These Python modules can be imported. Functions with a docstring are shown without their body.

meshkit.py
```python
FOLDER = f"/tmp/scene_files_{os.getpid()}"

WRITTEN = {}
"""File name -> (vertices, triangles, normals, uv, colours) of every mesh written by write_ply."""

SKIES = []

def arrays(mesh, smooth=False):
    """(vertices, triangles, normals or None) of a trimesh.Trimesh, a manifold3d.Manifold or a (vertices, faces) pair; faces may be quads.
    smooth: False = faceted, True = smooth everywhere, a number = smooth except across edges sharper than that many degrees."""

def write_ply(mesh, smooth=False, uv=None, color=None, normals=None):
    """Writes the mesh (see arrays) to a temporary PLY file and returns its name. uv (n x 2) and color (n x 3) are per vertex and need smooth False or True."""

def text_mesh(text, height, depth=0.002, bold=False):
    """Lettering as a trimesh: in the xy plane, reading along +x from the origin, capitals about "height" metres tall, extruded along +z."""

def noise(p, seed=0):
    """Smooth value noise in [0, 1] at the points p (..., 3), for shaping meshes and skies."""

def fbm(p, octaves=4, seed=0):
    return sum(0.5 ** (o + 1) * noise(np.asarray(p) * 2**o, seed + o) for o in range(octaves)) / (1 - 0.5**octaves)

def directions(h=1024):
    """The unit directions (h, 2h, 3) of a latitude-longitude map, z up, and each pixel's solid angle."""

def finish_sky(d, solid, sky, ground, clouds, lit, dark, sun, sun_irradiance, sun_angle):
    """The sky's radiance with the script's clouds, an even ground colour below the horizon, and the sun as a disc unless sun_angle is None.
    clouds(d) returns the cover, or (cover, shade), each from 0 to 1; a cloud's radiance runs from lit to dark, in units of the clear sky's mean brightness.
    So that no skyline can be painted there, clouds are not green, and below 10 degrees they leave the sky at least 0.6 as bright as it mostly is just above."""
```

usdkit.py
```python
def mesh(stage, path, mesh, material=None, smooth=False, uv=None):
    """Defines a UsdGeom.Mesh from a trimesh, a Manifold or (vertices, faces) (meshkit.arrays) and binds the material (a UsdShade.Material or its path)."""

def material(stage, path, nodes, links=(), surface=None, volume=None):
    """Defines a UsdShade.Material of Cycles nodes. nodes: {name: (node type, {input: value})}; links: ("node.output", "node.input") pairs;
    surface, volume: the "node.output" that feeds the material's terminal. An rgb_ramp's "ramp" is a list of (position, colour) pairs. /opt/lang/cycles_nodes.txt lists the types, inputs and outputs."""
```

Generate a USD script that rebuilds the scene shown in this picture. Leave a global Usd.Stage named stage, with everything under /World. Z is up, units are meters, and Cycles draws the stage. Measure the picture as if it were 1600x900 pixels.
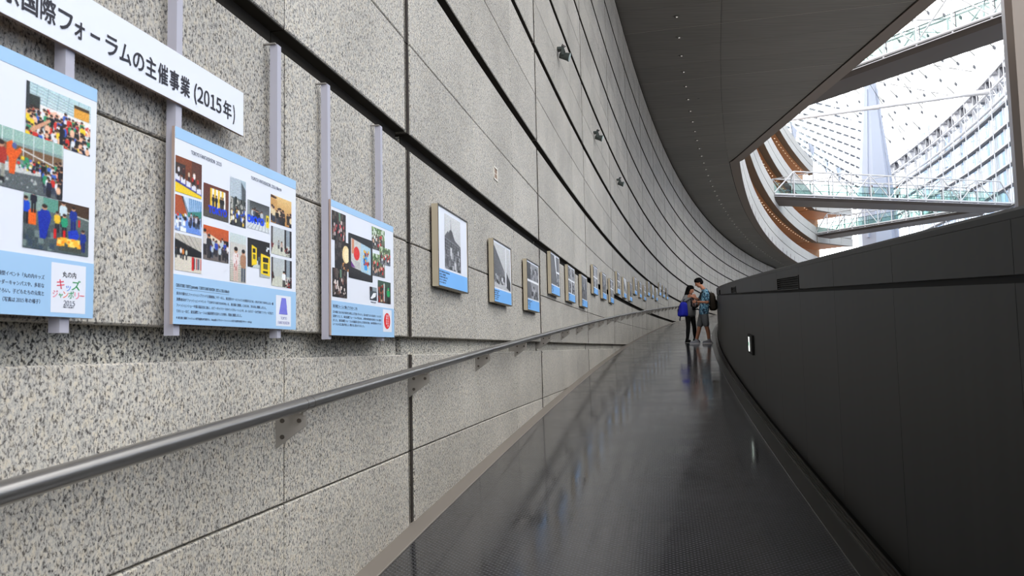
import math, random, glob
import numpy as np, trimesh, shapely, manifold3d as m3
from shapely import affinity
from shapely.geometry import Polygon, box as sbox
from PIL import Image, ImageDraw, ImageFont, ImageFilter
from pxr import Usd, UsdGeom, UsdLux, UsdShade, Sdf, Gf, Vt
import usdkit

stage = Usd.Stage.CreateInMemory()
UsdGeom.SetStageUpAxis(stage, UsdGeom.Tokens.z)
UsdGeom.SetStageMetersPerUnit(stage, 1.0)
UsdGeom.Xform.Define(stage, '/World')
SC = 1.2427            # scene units below are "survey units"; SC turns them into metres

# ------------------------------------------------------------------ camera, sky, exposure
PITCH, ROLL, FPX = 0.07752, 0.02128, 1253.0
cam = UsdGeom.Camera.Define(stage, '/World/view')
Fw = np.array([0, math.cos(PITCH), math.sin(PITCH)]); U0 = np.array([0, -math.sin(PITCH), math.cos(PITCH)]); R0 = np.array([1.0, 0, 0])
Rt = R0 * math.cos(ROLL) - U0 * math.sin(ROLL); Up = U0 * math.cos(ROLL) + R0 * math.sin(ROLL)
cm = Gf.Matrix4d(1.0)
for i, v in enumerate((Rt, Up, -Fw)):
    cm.SetRow(i, Gf.Vec4d(*map(float, v), 0.0))
cam.AddTransformOp().Set(cm)
cam.CreateHorizontalApertureAttr(36.0); cam.CreateVerticalApertureAttr(36.0 * 9 / 16)
cam.CreateFocalLengthAttr(36.0 * FPX / 1600)
cam.CreateClippingRangeAttr(Gf.Vec2f(0.05, 2000.0))
cam.CreateFStopAttr(8.0); cam.CreateFocusDistanceAttr(5.6)
cam.CreateExposureAttr(0.0)

sky = UsdLux.DomeLight.Define(stage, '/World/sky')
sky.CreateIntensityAttr(1.22); sky.CreateColorAttr(Gf.Vec3f(0.97, 0.985, 1.0))

# ------------------------------------------------------------------ survey frame: the great curved wall
RAD = 277.94; CX, CY = 272.728, -47.131
A0 = math.atan2(-1.18683 - CX, -CY)
def P(s, off=0.0, z=0.0):
    a = A0 + np.asarray(s, float) / RAD; r = RAD - np.asarray(off, float)
    x = CX + r * np.sin(a); y = CY + r * np.cos(a)
    return np.stack(np.broadcast_arrays(x, y, np.asarray(z, float)), -1)
def TN(s):
    a = A0 + s / RAD
    return np.array([math.cos(a), -math.sin(a), 0]), np.array([-math.sin(a), -math.cos(a), 0])
def floor_z(s):
    s = np.asarray(s, float)
    return np.where(s < 35, -1.047 + .06 * s, 1.053 + (s - 35) * .05)
K = .684
def Lk(k): return (-.015 + 1.462 * k) * K        # top of the panels under groove k
def Uk(k): return (-.015 + 1.462 * k + .125) * K  # bottom of the panels above groove k
ZC = 8.1                                          # soffit
BAY0, BAY = 3.967, 4.05

# ------------------------------------------------------------------ naming helpers
used = {}
def numbered(parent, name):
    key = (parent, name); n = used.get(key, -1) + 1; used[key] = n
    return parent + '/' + (name if n == 0 else f'{name}_{n:03d}')
origin = {}
def tag(prim, label=None, cat=None, group=None, kind=None):
    for k, v in (('label', label), ('category', cat), ('group', group), ('kind', kind)):
        if v: prim.SetCustomDataByKey(k, v)
    return prim
def thing(name, loc=(0, 0, 0), label=None, cat=None, group=None, kind=None):
    path = numbered('/World', name)
    x = UsdGeom.Xform.Define(stage, path)
    x.AddTranslateOp().Set(Gf.Vec3d(*[float(c) * SC for c in loc]))
    origin[path] = np.array(loc, float)
    return tag(x.GetPrim(), label, cat, group, kind)
def org(path):
    while path and path not in origin:
        path = path.rsplit('/', 1)[0]
    return origin.get(path, np.zeros(3))
def arr(mesh):
    if isinstance(mesh, tuple): v, f = np.asarray(mesh[0], float), np.asarray(mesh[1], int)
    elif hasattr(mesh, 'to_mesh'):
        m = mesh.to_mesh(); v, f = np.array(m.vert_properties[:, :3], float), np.array(m.tri_verts, int)
    else: v, f = np.array(mesh.vertices, float), np.array(mesh.faces, int)
    if f.shape[1] == 4: f = np.vstack([f[:, [0, 1, 2]], f[:, [0, 2, 3]]])
    return v, f
def obj(name, mesh, mat, parent=None, smooth=False, label=None, cat=None, group=None, kind=None, color=None, st=None):
    pp = '/World' if parent is None else str(parent.GetPath())
    path = numbered(pp, name)
    v, f = arr(mesh)
    v = (v - org(pp)) * SC
    g = usdkit.mesh(stage, path, (v, f), M[mat], smooth=smooth, uv=st)
    if color is not None:
        UsdGeom.PrimvarsAPI(g).CreatePrimvar('paint', Sdf.ValueTypeNames.Color3fArray, 'vertex').Set(Vt.Vec3fArray.FromNumpy(np.asarray(color, np.float32)))
    return tag(g.GetPrim(), label, cat, group, kind)
def dup(root, loc, label=None, group=None):
    name = str(root.GetPath()).rsplit('/', 1)[1]
    was = root.GetCustomData()
    r = thing(name, loc, label or was['label'], was['category'], group or was.get('group'))
    r.GetReferences().AddInternalReference(root.GetPath()); r.SetInstanceable(True)
    return r

# ------------------------------------------------------------------ mesh helpers
def cat(ms):
    vs, fs, n = [], [], 0
    for m in ms:
        v, f = arr(m); vs.append(v); fs.append(f + n); n += len(v)
    return np.vstack(vs), np.vstack(fs)
HEX = np.array([[0, 3, 2, 1], [4, 5, 6, 7], [0, 1, 5, 4], [1, 2, 6, 5], [2, 3, 7, 6], [3, 0, 4, 7]])
def hexa(c):                                      # 8 corners: bottom ring, top ring, counter-clockwise
    return np.asarray(c, float), HEX
def wbox(s0, s1, o0, o1, z0, z1, z0b=None, z1b=None):
    """Box on the wall: along s, from offset o0 (deep) to o1 (towards the ramp); z may differ at the two ends."""
    z0b = z0 if z0b is None else z0b; z1b = z1 if z1b is None else z1b
    return hexa([P(s0, o0, z0), P(s0, o1, z0), P(s1, o1, z0b), P(s1, o0, z0b), P(s0, o0, z1), P(s0, o1, z1), P(s1, o1, z1b), P(s1, o0, z1b)])
def wpanel(s0, s1, o0, o1, z0, z1, z0b=None, c=.004):
    """Stone slab with an arrised front face (facing +offset)."""
    z0b = z0 if z0b is None else z0b
    ring = lambda o, e: [P(s0 + e, o, z0 + e), P(s1 - e, o, z0b + e), P(s1 - e, o, z1 - e), P(s0 + e, o, z1 - e)]
    v = np.array(ring(o0, 0) + ring(o1 - c, 0) + ring(o1, c))
    f = [[0, 3, 2, 1], [8, 9, 10, 11]]
    for b in (0, 4):
        for i in range(4):
            j = (i + 1) % 4; f.append([b + i, b + j, b + 4 + j, b + 4 + i])
    return v, np.array(f)
def sweep(profile, ss, zf=None, closed=True, caps=True):
    """Sweeps a closed (offset, z) profile (counter-clockwise seen along +s) along the wall."""
    n = len(profile); vs = []
    for s in ss:
        zz = 0 if zf is None else float(zf(s))
        vs += [P(s, o, z + zz) for o, z in profile]
    f = []
    for i in range(len(ss) - 1):
        for j in range(n if closed else n - 1):
            k = (j + 1) % n
            f.append([i * n + j, i * n + k, (i + 1) * n + k, (i + 1) * n + j])
    f = [[a, d, c2, b] for a, b, c2, d in f]
    tri = [[a, b, c2] for a, b, c2, d in f] + [[a, c2, d] for a, b, c2, d in f]
    if caps and closed:
        poly = Polygon(profile)
        pv, pf = trimesh.creation.triangulate_polygon(poly, engine='earcut')
        if len(pv) == n:
            idx = [int(np.argmin(np.hypot(pv[:, 0] - o, pv[:, 1] - z))) for o, z in profile]
            inv = {b: a for a, b in enumerate(idx)}
            pf = np.array([[inv[int(x)] for x in t] for t in pf])
            tri += (pf[:, ::-1]).tolist() + (pf + (len(ss) - 1) * n).tolist()
    m = trimesh.Trimesh(np.array(vs), np.array(tri), process=False)
    if caps and closed: m.fix_normals()
    return m
def tube(a, b, r, n=10, r2=None, caps=True):
    a, b = np.asarray(a, float), np.asarray(b, float); r2 = r if r2 is None else r2
    d = (b - a) / np.linalg.norm(b - a); h = np.array([0, 0, 1.0]) if abs(d[2]) < .9 else np.array([1.0, 0, 0])
    u = np.cross(d, h); u /= np.linalg.norm(u); w = np.cross(d, u)
    t = np.arange(n) * 2 * math.pi / n
    ring = np.cos(t)[:, None] * u + np.sin(t)[:, None] * w
    v = np.vstack([a + ring * r, b + ring * r2, a[None], b[None]])
    f = []
    for i in range(n):
        j = (i + 1) % n
        f += [[i, i + n, j + n], [i, j + n, j]]
        if caps: f += [[2 * n, i, j], [2 * n + 1, j + n, i + n]]
    return v, np.array(f)
def polytube(pts, r, n=12):
    pts = np.asarray(pts, float); t = np.arange(n) * 2 * math.pi / n; vs = []
    for i, p in enumerate(pts):
        d = pts[min(i + 1, len(pts) - 1)] - pts[max(i - 1, 0)]; d /= np.linalg.norm(d)
        u = np.cross(d, [0, 0, 1.0]); u /= np.linalg.norm(u); w = np.cross(u, d)
        vs.append(p + (np.cos(t)[:, None] * u + np.sin(t)[:, None] * w) * r)
    v = np.vstack(vs + [pts[:1], pts[-1:]]); f = []; m = len(pts)
    for i in range(m - 1):
        for j in range(n):
            k = (j + 1) % n; a, b, c2, d = i * n + j, i * n + k, (i + 1) * n + k, (i + 1) * n + j
            f += [[a, b, c2], [a, c2, d]]
    for j in range(n):
        k = (j + 1) % n
        f += [[m * n, k, j], [m * n + 1, (m - 1) * n + j, (m - 1) * n + k]]
    return v, np.array(f)
class Frame:
    """A flat board's frame on the wall: x along the wall, y up, z out of the wall."""
    def __init__(self, s, off, z=0.0):
        self.o = P(s, off, z); self.t, self.n = TN(s)
    def __call__(self, v):
        v = np.asarray(v, float)
        return self.o + v[:, :1] * self.t + v[:, 1:2] * np.array([0, 0, 1.0]) + v[:, 2:3] * self.n
    def box(self, x0, x1, y0, y1, z0, z1):
        c = [[x0, y0, z0], [x1, y0, z0], [x1, y1, z0], [x0, y1, z0], [x0, y0, z1], [x1, y0, z1], [x1, y1, z1], [x0, y1, z1]]
        return self(c), HEX
    def poly(self, g, z0, depth):
        ms = [trimesh.creation.extrude_polygon(p, depth, engine='earcut') for p in getattr(g, 'geoms', [g]) if p.area > 1e-9]
        v, f = cat(ms); v[:, 2] += z0
        return self(v), f
    def quadgrid(self, x0, x1, y0, y1, z, img):
        h, w = img.shape[:2]
        xs, ys = np.linspace(x0, x1, w), np.linspace(y1, y0, h)
        X, Y = np.meshgrid(xs, ys)
        v = self(np.stack([X.ravel(), Y.ravel(), np.full(X.size, z)], -1))
        i = np.arange(h * w).reshape(h, w)
        f = np.stack([i[1:, :-1], i[1:, 1:], i[:-1, 1:], i[:-1, :-1]], -1).reshape(-1, 4)
        c = np.asarray(img, float) / 255
        c = np.where(c < .04045, c / 12.92, ((c + .055) / 1.055) ** 2.4)
        return (v, f), c.reshape(-1, 3)
FONTS = {'cjk': glob.glob('/opt/blender-*/*/datafiles/fonts/Noto Sans CJK Regular.woff2')[0], 'latin': glob.glob('/opt/blender-*/*/datafiles/fonts/Inter.woff2')[0]}
_fonts = {}
def font_at(font, px):
    if (font, px) not in _fonts: _fonts[font, px] = ImageFont.truetype(FONTS[font], px)
    return _fonts[font, px]
def text_poly(text, em, font='cjk', px=48, bold=0, width=None, tol=.6):
    """Lettering as a shapely shape: left end at x = 0, vertical middle of the em box at y = 0; em = character size."""
    ft = font_at(font, px)
    x0, y0, x1, y1 = ft.getbbox(text, anchor='lm', stroke_width=bold)
    im = Image.new('L', (x1 - min(x0, 0) + 8, y1 - y0 + 8))
    ImageDraw.Draw(im).text((4 - min(x0, 0), 4 - y0), text, 255, font=ft, anchor='lm', stroke_width=bold)
    on = np.pad(np.asarray(im) > 120, ((0, 0), (1, 1))).astype(np.int8)
    rows, st = np.nonzero(np.diff(on, axis=1) == 1); en = np.nonzero(np.diff(on, axis=1) == -1)[1]
    g = shapely.union_all(shapely.box(st, -rows - 1, en, -rows)).buffer(.5).buffer(-.5).simplify(tol)
    k = em / px
    sx = k if width is None else width / (g.bounds[2] - g.bounds[0])
    return affinity.affine_transform(g, [sx, 0, 0, k, -g.bounds[0] * sx if width else -4 * sx, (4 - y0) * k])

# ------------------------------------------------------------------ materials
def lin(c):
    c = np.asarray(c, float) / 255
    return tuple(np.where(c < .04045, c / 12.92, ((c + .055) / 1.055) ** 2.4))
M = {}
def mat(name, nodes, links=(), surface='p.BSDF', **k):
    M[name] = usdkit.material(stage, '/World/Looks/' + name, nodes, list(links), surface=surface, **k)
def plain(name, c, rough=.5, metal=0.0, spec=.5, **k):
    mat(name, {'p': ('principled_bsdf', {'base_color': lin(c), 'roughness': rough, 'metallic': metal, 'specular_ior_level': spec, **k})})
def granite(name, scale, stretch, ramp, bump=.35, warm=.5):
    mat(name, {
        'g': ('geometry', {}), 'm': ('mapping', {'scale': (1, 1, stretch)}),
        'n': ('noise_texture', {'scale': scale, 'detail': 4.0, 'roughness': .66, 'distortion': .5}),
        'n2': ('noise_texture', {'scale': scale * .42, 'detail': 2.0}),
        'n3': ('noise_texture', {'scale': 1.1, 'detail': 3.0}),
        'oi': ('object_info', {}),
        'r': ('rgb_ramp', {'ramp': ramp}),
        'r2': ('rgb_ramp', {'ramp': [(.36, (.62, .64, .67)), (.5, (1, 1, 1)), (.64, (1.0, .93, .80))]}),
        'x': ('mix', {'mix_type': 'multiply', 'fac': warm}),
        'mr': ('map_range', {'from_min': .3, 'from_max': .7, 'to_min': .86, 'to_max': 1.1}),
        'mo': ('map_range', {'from_min': 0.0, 'from_max': 1.0, 'to_min': .93, 'to_max': 1.06}),
        'mm': ('math', {'math_type': 'multiply'}),
        'y': ('mix', {'mix_type': 'multiply', 'fac': 1.0}),
        'b': ('bump', {'strength': bump, 'distance': .006}),
        'p': ('principled_bsdf', {'roughness': .75, 'specular_ior_level': .3})},
        [('g.position', 'm.vector'), ('m.vector', 'n.vector'), ('m.vector', 'n2.vector'), ('g.position', 'n3.vector'),
         ('n.fac', 'r.fac'), ('n2.fac', 'r2.fac'), ('r.color', 'x.color1'), ('r2.color', 'x.color2'),
         ('n3.fac', 'mr.value'), ('oi.random', 'mo.value'), ('mr.result', 'mm.value1'), ('mo.result', 'mm.value2'),
         ('x.color', 'y.color1'), ('mm.value', 'y.color2'), ('y.color', 'p.base_color'), ('n.fac', 'b.height'), ('b.normal', 'p.normal')])
GR = [(.27, (.036, .033, .029)), (.38, (.105, .097, .088)), (.43, (.27, .25, .23)), (.48, (.45, .43, .395)), (.56, (.585, .55, .49)), (.64, (.63, .57, .47)), (.76, (.53, .52, .50))]
granite('granite', 128, .7, GR, .3)
granite('granite_band', 105, .9, [(.34, (.02, .02, .019)), (.435, (.09, .085, .08)), (.47, (.36, .35, .33)), (.56, (.56, .54, .48)), (.64, (.62, .58, .48))], .2)
plain('groove_shade_metal', (42, 38, 33), .85, 0, .2)  # near-black tone puts the groove shade into the colour
plain('joint_dark', (40, 32, 27), .95)
granite('joint_stone', 105, .9, [(.34, (.010, .009, .008)), (.44, (.05, .046, .04)), (.49, (.13, .12, .10)), (.60, (.22, .20, .165))], .2)
plain('kerb_metal', (112, 109, 105), .24, .9)
plain('kerb_stone', (128, 120, 112), .55)
# rubber ramp floor with studs: uv = (along, across) in units
mat('rubber', {
    'uv': ('uvmap', {'attribute': 'st'}), 'm': ('mapping', {'scale': (50.0, 50.0, 50.0), 'rotation': (0, 0, .785)}),
    'v': ('voronoi_texture', {'scale': 1.0, 'randomness': 0.0, 'feature': 'f1'}),
    'h': ('map_range', {'from_min': .18, 'from_max': .3, 'to_min': 1.0, 'to_max': 0.0, 'clamp': True}),
    'g': ('geometry', {}), 'n': ('noise_texture', {'scale': 1.6, 'detail': 3.0}),
    'n2': ('noise_texture', {'scale': 4.0, 'detail': 1.0}),
    'rr': ('map_range', {'from_min': .3, 'from_max': .7, 'to_min': .07, 'to_max': .15}),
    'cr': ('rgb_ramp', {'ramp': [(.3, (.024, .024, .0265)), (.7, (.037, .037, .041))]}),
    'cx': ('mix', {'mix_type': 'mix'}), 'hl': ('color', {'value': (.075, .075, .083)}),
    'b1': ('bump', {'strength': .10, 'distance': .004}), 'b2': ('bump', {'strength': .10, 'distance': .006}),
    'p': ('principled_bsdf', {'specular_ior_level': .55})},
    [('uv.UV', 'm.vector'), ('m.vector', 'v.vector'), ('v.distance', 'h.value'), ('g.position', 'n.vector'), ('g.position', 'n2.vector'),
     ('n.fac', 'rr.value'), ('rr.result', 'p.roughness'), ('n.fac', 'cr.fac'), ('cr.color', 'cx.color1'), ('hl.color', 'cx.color2'), ('h.result', 'cx.fac'), ('cx.color', 'p.base_color'),
     ('h.result', 'b1.height'), ('n2.fac', 'b2.height'), ('b2.normal', 'b1.normal'), ('b1.normal', 'p.normal')])
mat('dark_panel', {
    'g': ('geometry', {}), 'm': ('mapping', {'scale': (9, 9, .25)}), 'n': ('noise_texture', {'scale': 1.0, 'detail': 4.0}),
    'oi': ('object_info', {}), 'mo': ('map_range', {'to_min': .9, 'to_max': 1.12}),
    'r': ('rgb_ramp', {'ramp': [(.3, (.0105, .0105, .0102)), (.7, (.0155, .0152, .0145))]}), 'x': ('mix', {'mix_type': 'multiply', 'fac': 1.0}),
    'p': ('principled_bsdf', {'roughness': .5, 'specular_ior_level': .35})},
    [('g.position', 'm.vector'), ('m.vector', 'n.vector'), ('n.fac', 'r.fac'), ('r.color', 'x.color1'), ('oi.random', 'mo.value'), ('mo.result', 'x.color2'), ('x.color', 'p.base_color')])
mat('soffit_metal', {
    'g': ('geometry', {}), 'm': ('mapping', {'scale': (.6, 14, 1), 'rotation': (0, 0, .25)}), 'n': ('noise_texture', {'scale': 1.0, 'detail': 3.0}),
    'oi': ('object_info', {}), 'mo': ('map_range', {'to_min': .93, 'to_max': 1.07}),
    'r': ('rgb_ramp', {'ramp': [(.35, (.108, .104, .095)), (.65, (.140, .132, .122))]}), 'x': ('mix', {'mix_type': 'multiply', 'fac': 1.0}),
    'p': ('principled_bsdf', {'roughness': .5, 'metallic': .0, 'specular_ior_level': .4})},
    [('g.position', 'm.vector'), ('m.vector', 'n.vector'), ('n.fac', 'r.fac'), ('r.color', 'x.color1'), ('oi.random', 'mo.value'), ('mo.result', 'x.color2'), ('x.color', 'p.base_color')])
plain('soffit_edge', (92, 78, 68), .45)
plain('seam_light', (128, 124, 118), .4)
plain('black_gap', (18, 17, 16), .8)
plain('steel_rail', (158, 155, 152), .3, .85)
plain('steel_plate', (150, 145, 139), .45, .35)
plain('steel_bolt', (96, 90, 84), .4, .8)
plain('post_grey', (176, 174, 186), .45)
plain('post_side', (150, 148, 158), .45)
plain('board_white', (226, 229, 238), .45)
plain('board_edge', (172, 150, 138), .6)
plain('print_blue', (160, 197, 231), .45)
plain('frame_blue', (118, 182, 244), .45)
plain('ink', (30, 28, 40), .6)
plain('ink_grey', (72, 80, 100), .6)
for nm, c in {'ink_red': (224, 62, 84), 'ink_green': (40, 150, 84), 'ink_blue': (84, 140, 226), 'ink_orange': (236, 120, 84), 'ink_pink': (236, 130, 150), 'ink_violet': (120, 122, 214), 'seal_red': (226, 44, 44), 'ink_pale': (150, 152, 190)}.items():
    plain(nm, c, .6)
plain('frame_beige', (172, 160, 138), .5)
plain('frame_dark', (60, 56, 52), .5)
plain('spot_metal', (66, 73, 70), .45, .3)
plain('spot_glass', (150, 165, 160), .2)
plain('socket_white', (222, 216, 206), .5)
plain('socket_brown', (142, 118, 98), .6)
mat('print', {'a': ('attribute', {'attribute': 'paint'}), 'p': ('principled_bsdf', {'roughness': .45, 'specular_ior_level': .4})}, [('a.color', 'p.base_color')])
plain('fascia_white', (186, 184, 180), .6)
plain('wood_soffit', (218, 164, 118), .55)
plain('wood_edge', (108, 90, 70), .55)
plain('gallery_wall', (190, 150, 112), .7)
plain('white_steel', (208, 208, 212), .4)
plain('grey_beam', (84, 84, 91), .5)
plain('bridge_belly', (76, 69, 66), .5)
plain('bridge_dark', (46, 44, 44), .6)
plain('column_white', (170, 177, 194), .5)
plain('mast_grey', (146, 146, 157), .45)
plain('mast_side', (120, 112, 106), .4, .3)
plain('hall_floor', (150, 142, 132), .4)
plain('ground', (120, 120, 120), .9)
mat('roof_panel', {'d': ('diffuse_bsdf', {'color': lin((226, 224, 220))}), 't': ('translucent_bsdf', {'color': lin((242, 240, 236))}), 'x': ('mix_closure', {'fac': .72})}, [('d.BSDF', 'x.closure1'), ('t.BSDF', 'x.closure2')], 'x.closure')
plain('clamp_grey', (100, 102, 108), .5)
def pane(name, tint, mixv):
    mat(name, {'t': ('transparent_bsdf', {'color': tint}), 'g': ('glossy_bsdf', {'color': (.9, .95, .95), 'roughness': .02}), 'f': ('layer_weight', {'blend': .5}),
               'w': ('math', {'math_type': 'power', 'value2': 5.0}), 'k': ('math', {'math_type': 'multiply_add', 'value2': mixv, 'value3': .03}), 'x': ('mix_closure', {})},
        [('f.facing', 'w.value1'), ('w.value', 'k.value1'), ('k.value', 'x.fac'), ('t.BSDF', 'x.closure1'), ('g.BSDF', 'x.closure2')], 'x.closure')
pane('glass_clear', (.93, .96, .99), .45)
pane('glass_green', (.80, .91, .88), .5)
mat('lamp_warm', {'e': ('emission', {'color': (1, .82, .62), 'strength': 2.2})}, surface='e.emission')
mat('lamp_dim', {'e': ('emission', {'color': (1, .95, .88), 'strength': .55})}, surface='e.emission')
mat('sign_light', {'e': ('emission', {'color': (.9, 1, .93), 'strength': 1.6})}, surface='e.emission')
mat('sign_green', {'e': ('emission', {'color': (.05, .55, .2), 'strength': .8})}, surface='e.emission')
plain('lamp_ring', (120, 118, 114), .3, .6)
plain('facade_tint', (206, 220, 240), .4)
plain('facade_window', (140, 164, 200), .2)

# ================================================================== STRUCTURE
rng = random.Random(7)
# ---- stone wall
wall = thing('wall_left', label='tall curved wall of speckled granite panels with dark horizontal grooves', cat='wall', kind='structure')
obj('backing', sweep([(-.30, -7.0), (-.094, -7.0), (-.094, ZC + .1), (-.30, ZC + .1)], np.arange(-45, 106, 2.7)), 'joint_dark', wall)
third = BAY / 3
cols = []                                           # (s0, s1) of every panel column; wide joints stand every third column
c0 = -14
for i in range(c0 * 3, 78):
    a = BAY0 + i * third; b = a + third
    a2 = a + (.005 if i < 16 else .003) if i % 3 else a + .0
    b2 = b - (.005 if i < 16 else .003) if (i + 1) % 3 else b - .085
    cols.append((i, a2, b2))
near_lo, near_hi = BAY0 - 2 * third - .01, BAY0 + 4 * BAY - .01
far, far_band, gaps, lin_near, lin_far, seal = [], [], [], [], [], []
def zrange(k):
    lo, hi = Uk(k), Lk(k + 1); mid = (lo + hi) / 2
    return [(lo, mid - .003), (mid + .003, hi)]
for i, a, b in cols:
    near = near_lo <= a < near_hi
    for k in range(-4, 8):
        for z0, z1 in zrange(k):
            z1 = min(z1, ZC + .02)
            fa, fb = float(floor_z(a)) - .03, float(floor_z(b)) - .03
            if z1 < min(fa, fb) + .01: continue
            za, zb = max(z0, min(fa, z1 - .01)), max(z0, min(fb, z1 - .01))
            m = wpanel(a, b, -.09, rng.uniform(-.0012, .0012), za, z1, zb)
            if near: obj('stone_panel', m, 'granite', wall)
            else: far.append(wbox(a, b, -.09, 0.0, za, z1, zb))
            if i % 3 and a < 45: seal.append(wbox(a - .0105 if i < 16 else a - .0065, a + .0005, -.09, -.006, za, z1))
        # recessed course in the groove
        z0, z1 = Lk(k + 1) - .0, Uk(k + 1) + .0
        if z1 < float(floor_z(a)) or z0 > ZC: continue
        if near and k + 1 == 0:
            h = (a + b) / 2
            obj('recess_stone', wpanel(a - .03, h - .032, -.092, -.05, z0 - .004, z1 + .004, c=.002), 'granite_band', wall)
            obj('recess_stone', wpanel(h - .028, b - .032, -.092, -.05, z0 - .004, z1 + .004, c=.002), 'granite_band', wall)
        elif near and k + 1 > 0:
            obj('recess_stone', wpanel(a, b + .001, -.092, -.055, z0 - .004, z1 + .004, c=.002), 'granite_band', wall)
        else:
            far_band.append(wpanel(a, b + .001, -.092, -.055, z0 - .004, z1 + .004, c=.002))
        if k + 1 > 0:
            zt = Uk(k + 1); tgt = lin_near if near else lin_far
            tgt.append(wbox(a - .002, b + .002, -.092, -.006, zt - .004, zt + .001)); tgt.append(wbox(a - .002, b + .002, -.058, -.053, Lk(k + 1) - .002, zt))  # metal angle on top; dark back plate is groove shade put in as colour
    if (i + 1) % 3 == 0:                             # sunk strip in the wide joint
        for k in range(-4, 8):
            for z0, z1 in zrange(k):
                if z1 > float(floor_z(b)): gaps.append(wbox(b + .001, b + .054, -.09, -.011, max(z0, float(floor_z(b)) - .02), z1)); seal.append(wbox(b + .054, b + .0835, -.09, -.007, max(z0, float(floor_z(b)) - .02), z1))
obj('stone_cladding', cat(far), 'granite', wall, kind='stuff')
obj('groove_stone', cat(far_band), 'granite_band', wall, kind='stuff')
obj('joint_strip', cat(gaps), 'joint_stone', wall, kind='stuff')
obj('joint_sealant', cat(seal), 'joint_dark', wall, kind='stuff')
obj('groove_lining', cat(lin_near + lin_far), 'groove_shade_metal', wall, kind='stuff')

# ---- ramp floor
W_RAMP = 1.95
ss = np.arange(-42, 104, .5); oo = np.array([-.02, .1, .5, 1.0, 1.5, 1.92])
top = np.array([P(s, o, floor_z(s)) for s in ss for o in oo]); bot = top - [0, 0, .22]
n = len(ss); q = len(oo); tv = np.vstack([top, bot]); tf = []; uv = np.array([[s, o] for s in ss for o in oo]); uv = np.vstack([uv, uv])
for i in range(n - 1):
    for j in range(q - 1):
        a = i * q + j; tf += [[a, a + 1, a + q + 1, a + q]]
        b = a + n * q; tf += [[b, b + q, b + q + 1, b + 1]]
    a = i * q; tf += [[a, a + q, a + q + n * q, a + n * q]]
    a = i * q + q - 1; tf += [[a + q, a, a + n * q, a + q + n * q]]
tf = np.array(tf)[:, ::-1]
obj('floor', (tv, tf), 'rubber', label='dark studded rubber floor of the ramp climbing along the granite wall', cat='floor', kind='structure', st=uv)
obj('trim_1', sweep([(-.03, -.1), (.088, -.1), (.088, .004), (.085, .007), (-.03, .007)], np.arange(-30, 100, 1.0), floor_z), 'kerb_stone',
    label='pale stone strip where the granite wall meets the ramp floor', cat='floor trim', kind='structure')
tr = thing('trim_2', label='dark metal channel along the foot of the black parapet', cat='floor trim', kind='structure')
sp = np.arange(-20, 100, .8)
obj('channel', sweep([(1.865, -.1), (2.01, -.1), (2.01, .003), (1.945, .003), (1.942, .006), (1.865, .006)], sp, floor_z), 'kerb_metal', tr)
for o in (1.952, 1.966, 1.980, 1.994):
    obj('grille_bar', sweep([(o, -.02), (o + .006, -.02), (o + .006, .010), (o, .010)], sp, floor_z), 'steel_bolt', tr)

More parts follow.
